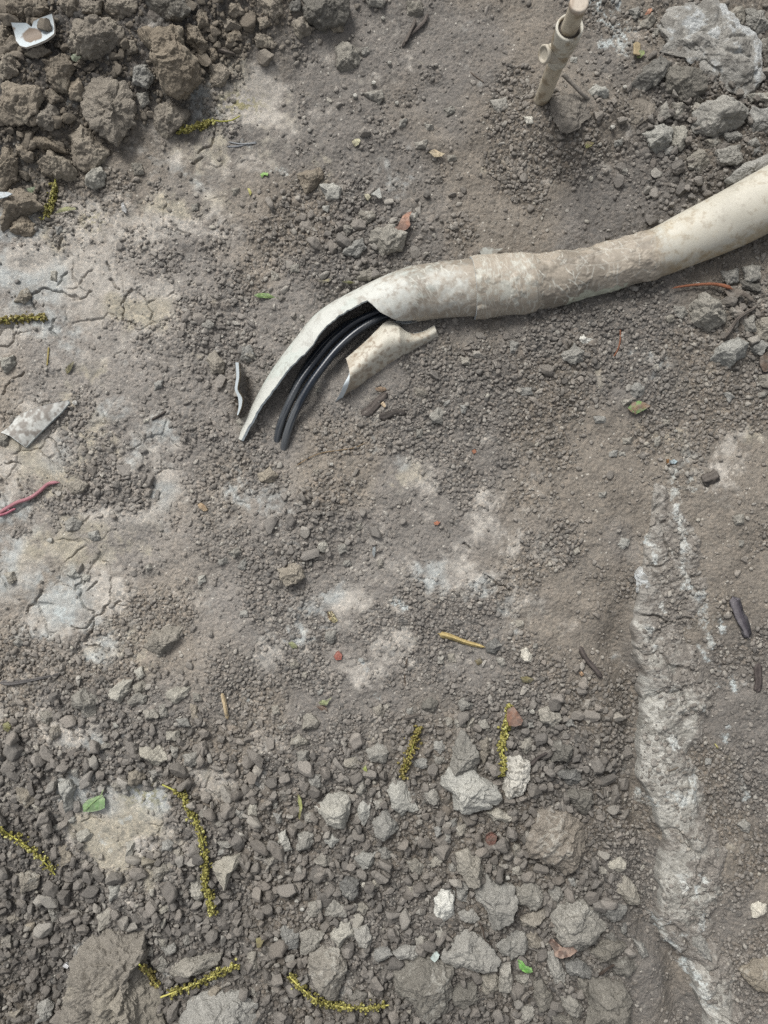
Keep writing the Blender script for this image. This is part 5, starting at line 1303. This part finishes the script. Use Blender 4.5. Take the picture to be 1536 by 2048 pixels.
chip('pale_chip', 'B', [(650, 1170), (672, 1165), (690, 1185), (672, 1205), (655, 1190)], 'cream chip left of the white triangular chip above the pipe', 'chip', (204, 196, 164), (186, 180, 150), 10, .003)
chip('pale_chip', 'B', [(690, 1170), (740, 1128), (756, 1190), (740, 1195), (720, 1180)], 'white triangular chip above the pipe, half under crumbs', 'chip', (206, 206, 196), (184, 184, 176), 11, .003)
chip('pale_chip', 'C', [(790, 800), (920, 722), (935, 740), (860, 790), (825, 820)], None, None, (176, 172, 160), (160, 156, 146), 12, .002) if False else None
chip('pale_chip', 'J', [(380, 1180), (400, 1165), (420, 1180), (405, 1200)], 'white chip at the left side of the brown boulder clod', 'chip', (226, 226, 226), (206, 206, 206), 13, .003)
chip('pale_chip', 'F', [(870, 1215), (890, 1210), (905, 1225), (880, 1230)], 'pale crumb above the top of the footing', 'chip', (184, 176, 166), (170, 160, 150), 14)
chip('rust_fleck', 'F', [(925, 1220), (938, 1218), (940, 1240), (928, 1245)], 'rusty orange fleck next to a pale blue one above the footing', 'chip', (170, 120, 50), (150, 104, 50), 15)
chip('pale_chip', 'F', [(945, 1230), (970, 1220), (990, 1232), (975, 1248), (950, 1245)], 'pale blue fleck above the top of the footing', 'chip', (186, 208, 214), (170, 190, 196), 16)
chip('pale_chip', 'J', [(1175, 935), (1220, 920), (1200, 945), (1180, 955)], 'white thin chip below the end of the longest catkin', 'chip', (196, 190, 180), (160, 150, 140), 17)
chip('pale_chip', 'H', [(700, 215), (715, 205), (718, 240), (708, 270), (698, 250)], 'bluish white flake among crumbs left of centre', 'chip', (176, 184, 186), (150, 156, 156), 18)
for i_, (t, x_, y_, r_0, lb) in enumerate([('B', 595, 578, 14, 'white pebble left of the small grey lump near the top middle'), ('B', 845, 620, 12, 'cream crumb in the upper middle, right of the grey lump'), ('B', 802, 380, 12, 'white crumb below the lone brown clod near the top'),
        ('B', 762, 112, 11, 'white crumb at the top, left of the forked twigs'), ('B', 705, 500, 14, 'pale grey crumb right under the lone brown clod near the top'), ('C', 675, 525, 12, 'white crumb beside the dark layered clod at upper right'),
        ('C', 600, 765, 14, 'pale crumb on the mound right of the riser pipe'), ('I', 120, 1195, 16, 'pinkish white pebble above the olive-brown stone in the rubble'), ('F', 980, 1050, 11, 'white crumb below the green and brown leaf scrap'),
        ('K', 120, 1020, 15, 'white round pebble at the left of the lower rubble'), ('K', 1510, 655, 16, 'white pebble above the large grey faceted stone'), ('K', 245, 795, 12, 'white crumb in the rubble, upper of a close pair'), ('K', 278, 842, 14, 'white crumb in the rubble, lower of a close pair'),
        ('H', 285, 305, 9, 'white crumb beside the lone brown clod left of centre'), ('E', 700, 1345, 11, 'cream crumb below the end of the black cables'), ('G', 303, 168, 16, 'cream chip on tan clay at the left'), ('H', 120, 255 - 160, 8, 'white crumb left of centre above the lone brown clod')]):
    a_ = np.linspace(0, 2 * math.pi, 8, endpoint=False); pts = [(x_ + r_0 * math.cos(a) * rng.uniform(.75, 1.2), y_ + r_0 * math.sin(a) * rng.uniform(.7, 1.1)) for a in a_]
    chip('white_pebble', t, pts, lb, 'pebble', (206, 202, 190), (182, 178, 166), 50 + i_, r_0 * 0.00018 * 1.2, lift=.0006)

# ------------------------------------------------------------------ sticks, straws, roots, wire
def stick(name, t, pts, r0, r1, label, cat, c1, c2, seed, flat=1.0, lift=0.0, group=None, mat=M_WOOD, seg=14, k=3.0, n=60, rn=0.62, root_=None, arc=0.0, off=None):
    p = smooth_path(np.array(T(t, pts, k) if t else pts, float), n); z = np.array([drape(a, b, .003, None, .7) for a, b in p])
    z = np.convolve(np.pad(z, 8, mode='edge'), np.ones(17) / 17, 'valid') + max(r0, r1) * flat * 0.8 + lift + arc * np.sin(np.linspace(0, math.pi, n))
    P3 = np.array([P(a, b, c) for (a, b), c in zip(p, z)])
    u = np.linspace(0, 1, n); rad = (r0 + (r1 - r0) * u) * np.clip(np.minimum(u, 1 - u) * 14, 0.25, 1)
    V, F = tube_arr(P3, rad, seg, flat)
    if max(r0, r1) > 0.0011 and mat is M_WOOD:
        rs_ = np.random.default_rng(seed); rf = 1 + rn * 1.6 * (rs_.random(seg)[None, :] - 0.5) + rn * 1.5 * (fbm2(np.arange(n)[:, None] + 0.0 * np.arange(seg), 9.0 * np.arange(seg)[None, :] + 0.0 * np.arange(n)[:, None], 14, seed, 3) - 0.5)
        ragged = rs_.random((2, seg)) * 0.16 + 0.02; uu = np.linspace(0, 1, n)[:, None]
        rf = rf * np.clip((uu / ragged[0][None]) , 0.25, 1) * np.clip((1 - uu) / ragged[1][None], 0.25, 1)
        c_ = np.repeat(P3, seg, 0); V[:n * seg] = c_ + (V[:n * seg] - c_) * rf.reshape(-1, 1)
    ring = np.concatenate([np.tile(np.arange(seg), n), [0, 0]])
    a = ihash(ring, ring * 0, ring * 0, seed)[:, None]; b = fbm3(V, .006, seed + 500, 3)[:, None]; s = np.clip(sst(a, .25, .75) * .75 + b * .5 - .05, 0, 1)
    c = lin(*c1) * (1 - s) + lin(*c2) * s; loc = P3.mean(0)
    o = mesh_obj(name, V, F, mat, col=c, loc=loc); splat(V)
    if root_ is not None: o.parent = root_; o.location = Vector(loc) - Vector(root_.location)
    else: tag(o, label, cat, group)
    return o
stick('wood_splinter', 'H', [(1090, 728), (1160, 745), (1240, 775), (1310, 795), (1380, 812)], .0030, .0016, 'pale yellow wood splinter lying in the dark crumbs', 'wood splinter', (206, 186, 132), (170, 150, 104), 1, .5)
stick('dark_stick', 'I', [(405, 800), (440, 870), (490, 930), (545, 995)], .0028, .0036, 'dark weathered stick just left of the footing', 'stick', (112, 104, 98), (76, 70, 68), 2, .7)
stick('dark_stick', 'I', [(1325, 505), (1350, 580), (1380, 660), (1425, 760)], .0062, .0042, 'thick purple-grey split stick by the right edge', 'stick', (132, 128, 130), (74, 70, 76), 3, .5, seg=18, rn=0.8)
stick('dark_stick', 'I', [(1480, 900), (1478, 960), (1482, 1020), (1470, 1085)], .0036, .0028, 'thin dark upright stick at the right edge below the split stick', 'stick', (104, 96, 92), (74, 68, 66), 4, .6)
stick('dark_stick', 'E', [(880, 1055), (930, 1005), (980, 960), (1035, 915)], .0042, .0034, 'charred brown stick below the loose curved shard', 'stick', (116, 108, 102), (84, 78, 74), 5, .35, rn=1.1)
stick('dark_stick', 'E', [(980, 1070), (1040, 1050), (1090, 1035), (1150, 1040)], .0034, .0026, 'knotty black stick right of the charred brown one', 'stick', (104, 98, 94), (70, 66, 62), 6, .4, rn=1.1)
stick('straw', 'G', [(1330, 1080), (1345, 1140), (1355, 1200), (1368, 1248)], .0017, .0015, 'pale straw standing upright in the lower left crumbs', 'straw', (204, 186, 156), (176, 158, 126), 7, .6)
stick('straw', 'E', [(1000, 975), (1012, 988), (1025, 1002)], .0022, .0020, 'short cream straw beside the charred brown stick', 'straw', (214, 196, 172), (190, 170, 140), 8, .6, rn=.1)
stick('straw', 'D', [(292, 545), (288, 600), (282, 660)], .0009, .0008, 'thin yellow straw on the clay at the left', 'straw', (186, 170, 110), (160, 146, 96), 9)
stick('straw', 'C', [(748, 250), (750, 290), (748, 335)], .0038, .0038, 'beige flat straw stub in front of the concrete lump', 'straw', (176, 160, 128), (150, 136, 108), 10, .35, lift=.002, rn=.1)
stick('grey_twig', 'G', [(-20, 1024), (80, 1025), (180, 1010), (280, 990), (370, 962)], .0022, .0008, 'curved grey twig at the left edge', 'twig', (120, 118, 116), (94, 90, 88), 11)
stick('grey_twig', 'B', [(868, 290), (910, 230), (960, 180), (1010, 130), (1032, 75)], .0019, .0014, 'longer right-hand stem of the forked dry twigs near the top', 'twig', (118, 110, 104), (88, 82, 78), 12)
stick('grey_twig', 'B', [(890, 260), (920, 200), (945, 150), (955, 105)], .0015, .0012, 'shorter left-hand stem of the forked dry twigs near the top', 'twig', (132, 124, 116), (100, 94, 88), 13, lift=.001)
stick('grey_twig', 'A', [(1300, 290), (1340, 305), (1380, 318), (1420, 328)], .0022, .0010, 'grey twig at the right end of the brown pile', 'twig', (120, 112, 104), (92, 86, 80), 14)
stick('grey_twig', 'F', [(1275, 498), (1310, 440), (1350, 380), (1410, 335), (1480, 300)], .0012, .0014, 'thin grey twig at the right edge below the pipe', 'twig', (128, 120, 112), (98, 92, 86), 15, lift=.004)
stick('grey_twig', 'F', [(315, 1048), (335, 1090), (352, 1132)], .0008, .0007, 'short grey twig below the coupling, among fine crumbs', 'twig', (140, 134, 126), (110, 104, 98), 16)
stick('grey_twig', 'F', [(1140, 1352), (1190, 1330), (1240, 1305)], .0050, .0056, 'stubby grey stick right above the footing', 'stick', (116, 110, 104), (96, 90, 84), 17, .6)
stick('rust_root', 'F', [(955, 195), (1020, 182), (1110, 172), (1200, 168), (1270, 178), (1330, 200)], .0010, .0020, 'long rust-coloured root below the wide end of the pipe', 'root', (160, 108, 82), (126, 84, 66), 18, lift=.004, rn=.15)
stick('pine_needle', 'F', [(605, 612), (635, 560), (650, 500), (650, 435)], .0008, .0010, 'curved rust-brown needle right of the pointed grey stone', 'needle', (140, 96, 74), (112, 78, 62), 19)
stick('root_thread', 'E', [(480, 1360), (560, 1310), (640, 1278), (740, 1262), (840, 1245), (915, 1210)], .00045, .0004, 'hair-thin pale root thread below the black cables', 'root', (156, 134, 104), (130, 112, 88), 20, lift=.001)
stick('root_thread', 'H', [(912, 870), (895, 930), (892, 1000), (900, 1065)], .0006, .0005, 'thin brown root thread standing on the central clay patch', 'root', (108, 92, 78), (86, 74, 64), 21)
stick('root_thread', 'K', [(1335, 920), (1360, 970), (1375, 1030), (1420, 1065)], .0010, .0007, 'dark root loop between two large faceted stones', 'root', (88, 78, 70), (70, 62, 56), 22, arc=.006)
stick('grey_twig', 'H', [(885, 1245), (930, 1230), (990, 1215)], .0024, .0020, 'pale crumbly twig above the short thick catkin', 'twig', (130, 124, 116), (104, 98, 92), 23)
stick('grey_twig', 'I', [(110, 1520), (160, 1475), (215, 1445)], .0020, .0014, 'dark twig beside the speckled white cobble', 'twig', (88, 82, 78), (70, 64, 62), 24)
stick('grey_twig', 'L', [(520, 1245), (560, 1215), (600, 1190), (620, 1180)], .0018, .0012, 'dark twig leaning out of the bottom rubble', 'twig', (86, 76, 68), (66, 60, 56), 25, lift=.004)
stick('grey_twig', 'L', [(1425, 315), (1445, 350), (1470, 388)], .0010, .0008, 'small grey twig right of the footing', 'twig', (140, 134, 124), (110, 104, 98), 26)
stick('grey_twig', 'L', [(925, 22), (970, 8), (1000, -6)], .0010, .0008, 'short grey twig lying on the footing', 'twig', (134, 126, 112), (110, 102, 92), 27)
stick('grey_twig', 'B', [(1285, 430), (1320, 460), (1370, 495)], .0006, .0005, 'hair-thin twig in the soil left of the riser pipe', 'twig', (130, 120, 108), (110, 100, 92), 28)
stick('white_feather', 'A', [(1360, 880), (1420, 878), (1480, 865), (1540, 850)], .0011, .0008, 'wispy grey feather strand under the catkin with a curved tail', 'feather', (150, 152, 154), (126, 128, 130), 29, .5)
stick('white_feather', 'A', [(1370, 850), (1430, 862), (1490, 862), (1545, 858)], .0008, .0006, 'second wispy feather strand, crossing the first from above', 'feather', (160, 162, 164), (130, 132, 134), 30, .5)
stick('grey_twig', 'D', [(905, 985), (950, 960), (1000, 930)], .0012, .0010, 'short dark twig pointing to the thin upright shard', 'twig', (104, 98, 92), (84, 78, 74), 31)
# plant root pushing out behind the riser
p_ = T('C', [(305, 445), (345, 485), (390, 530), (430, 572), (490, 615)]); z_ = [.040, .037, .034, .030, .018]
V, F = tube_arr(smooth_path(np.array([P(a, b, c) for (a, b), c in zip(p_, z_)]), 60), np.linspace(.0023, .0018, 60), 14, rnoise=.08)
o = mesh_obj('grey_root', V, F, M_WOOD, col=mott((138, 130, 120), (114, 106, 98))(V), loc=V.mean(0)); tag(o, 'straight grey root sticking out behind the riser pipe', 'root'); splat(V)
# pink wire, two twisted bits
stick('pink_wire', 'D', [(-30, 1560), (30, 1520), (100, 1480), (160, 1460), (200, 1440), (245, 1405), (285, 1370), (320, 1360), (358, 1358)], .0021, .0019, 'pinkish red wire snaking in from the left edge', 'wire', (190, 128, 136), (158, 108, 114), 32, lift=.001, mat=M_WIRE, rn=.03, n=120)
stick('pink_wire', 'G', [(-10, 22), (20, 14), (45, 4), (70, -10), (95, -22)], .0015, .0013, 'second pink wire strand just under the first at the left edge', 'wire', (196, 122, 136), (166, 100, 114), 33, lift=.0004, mat=M_WIRE, rn=.03)
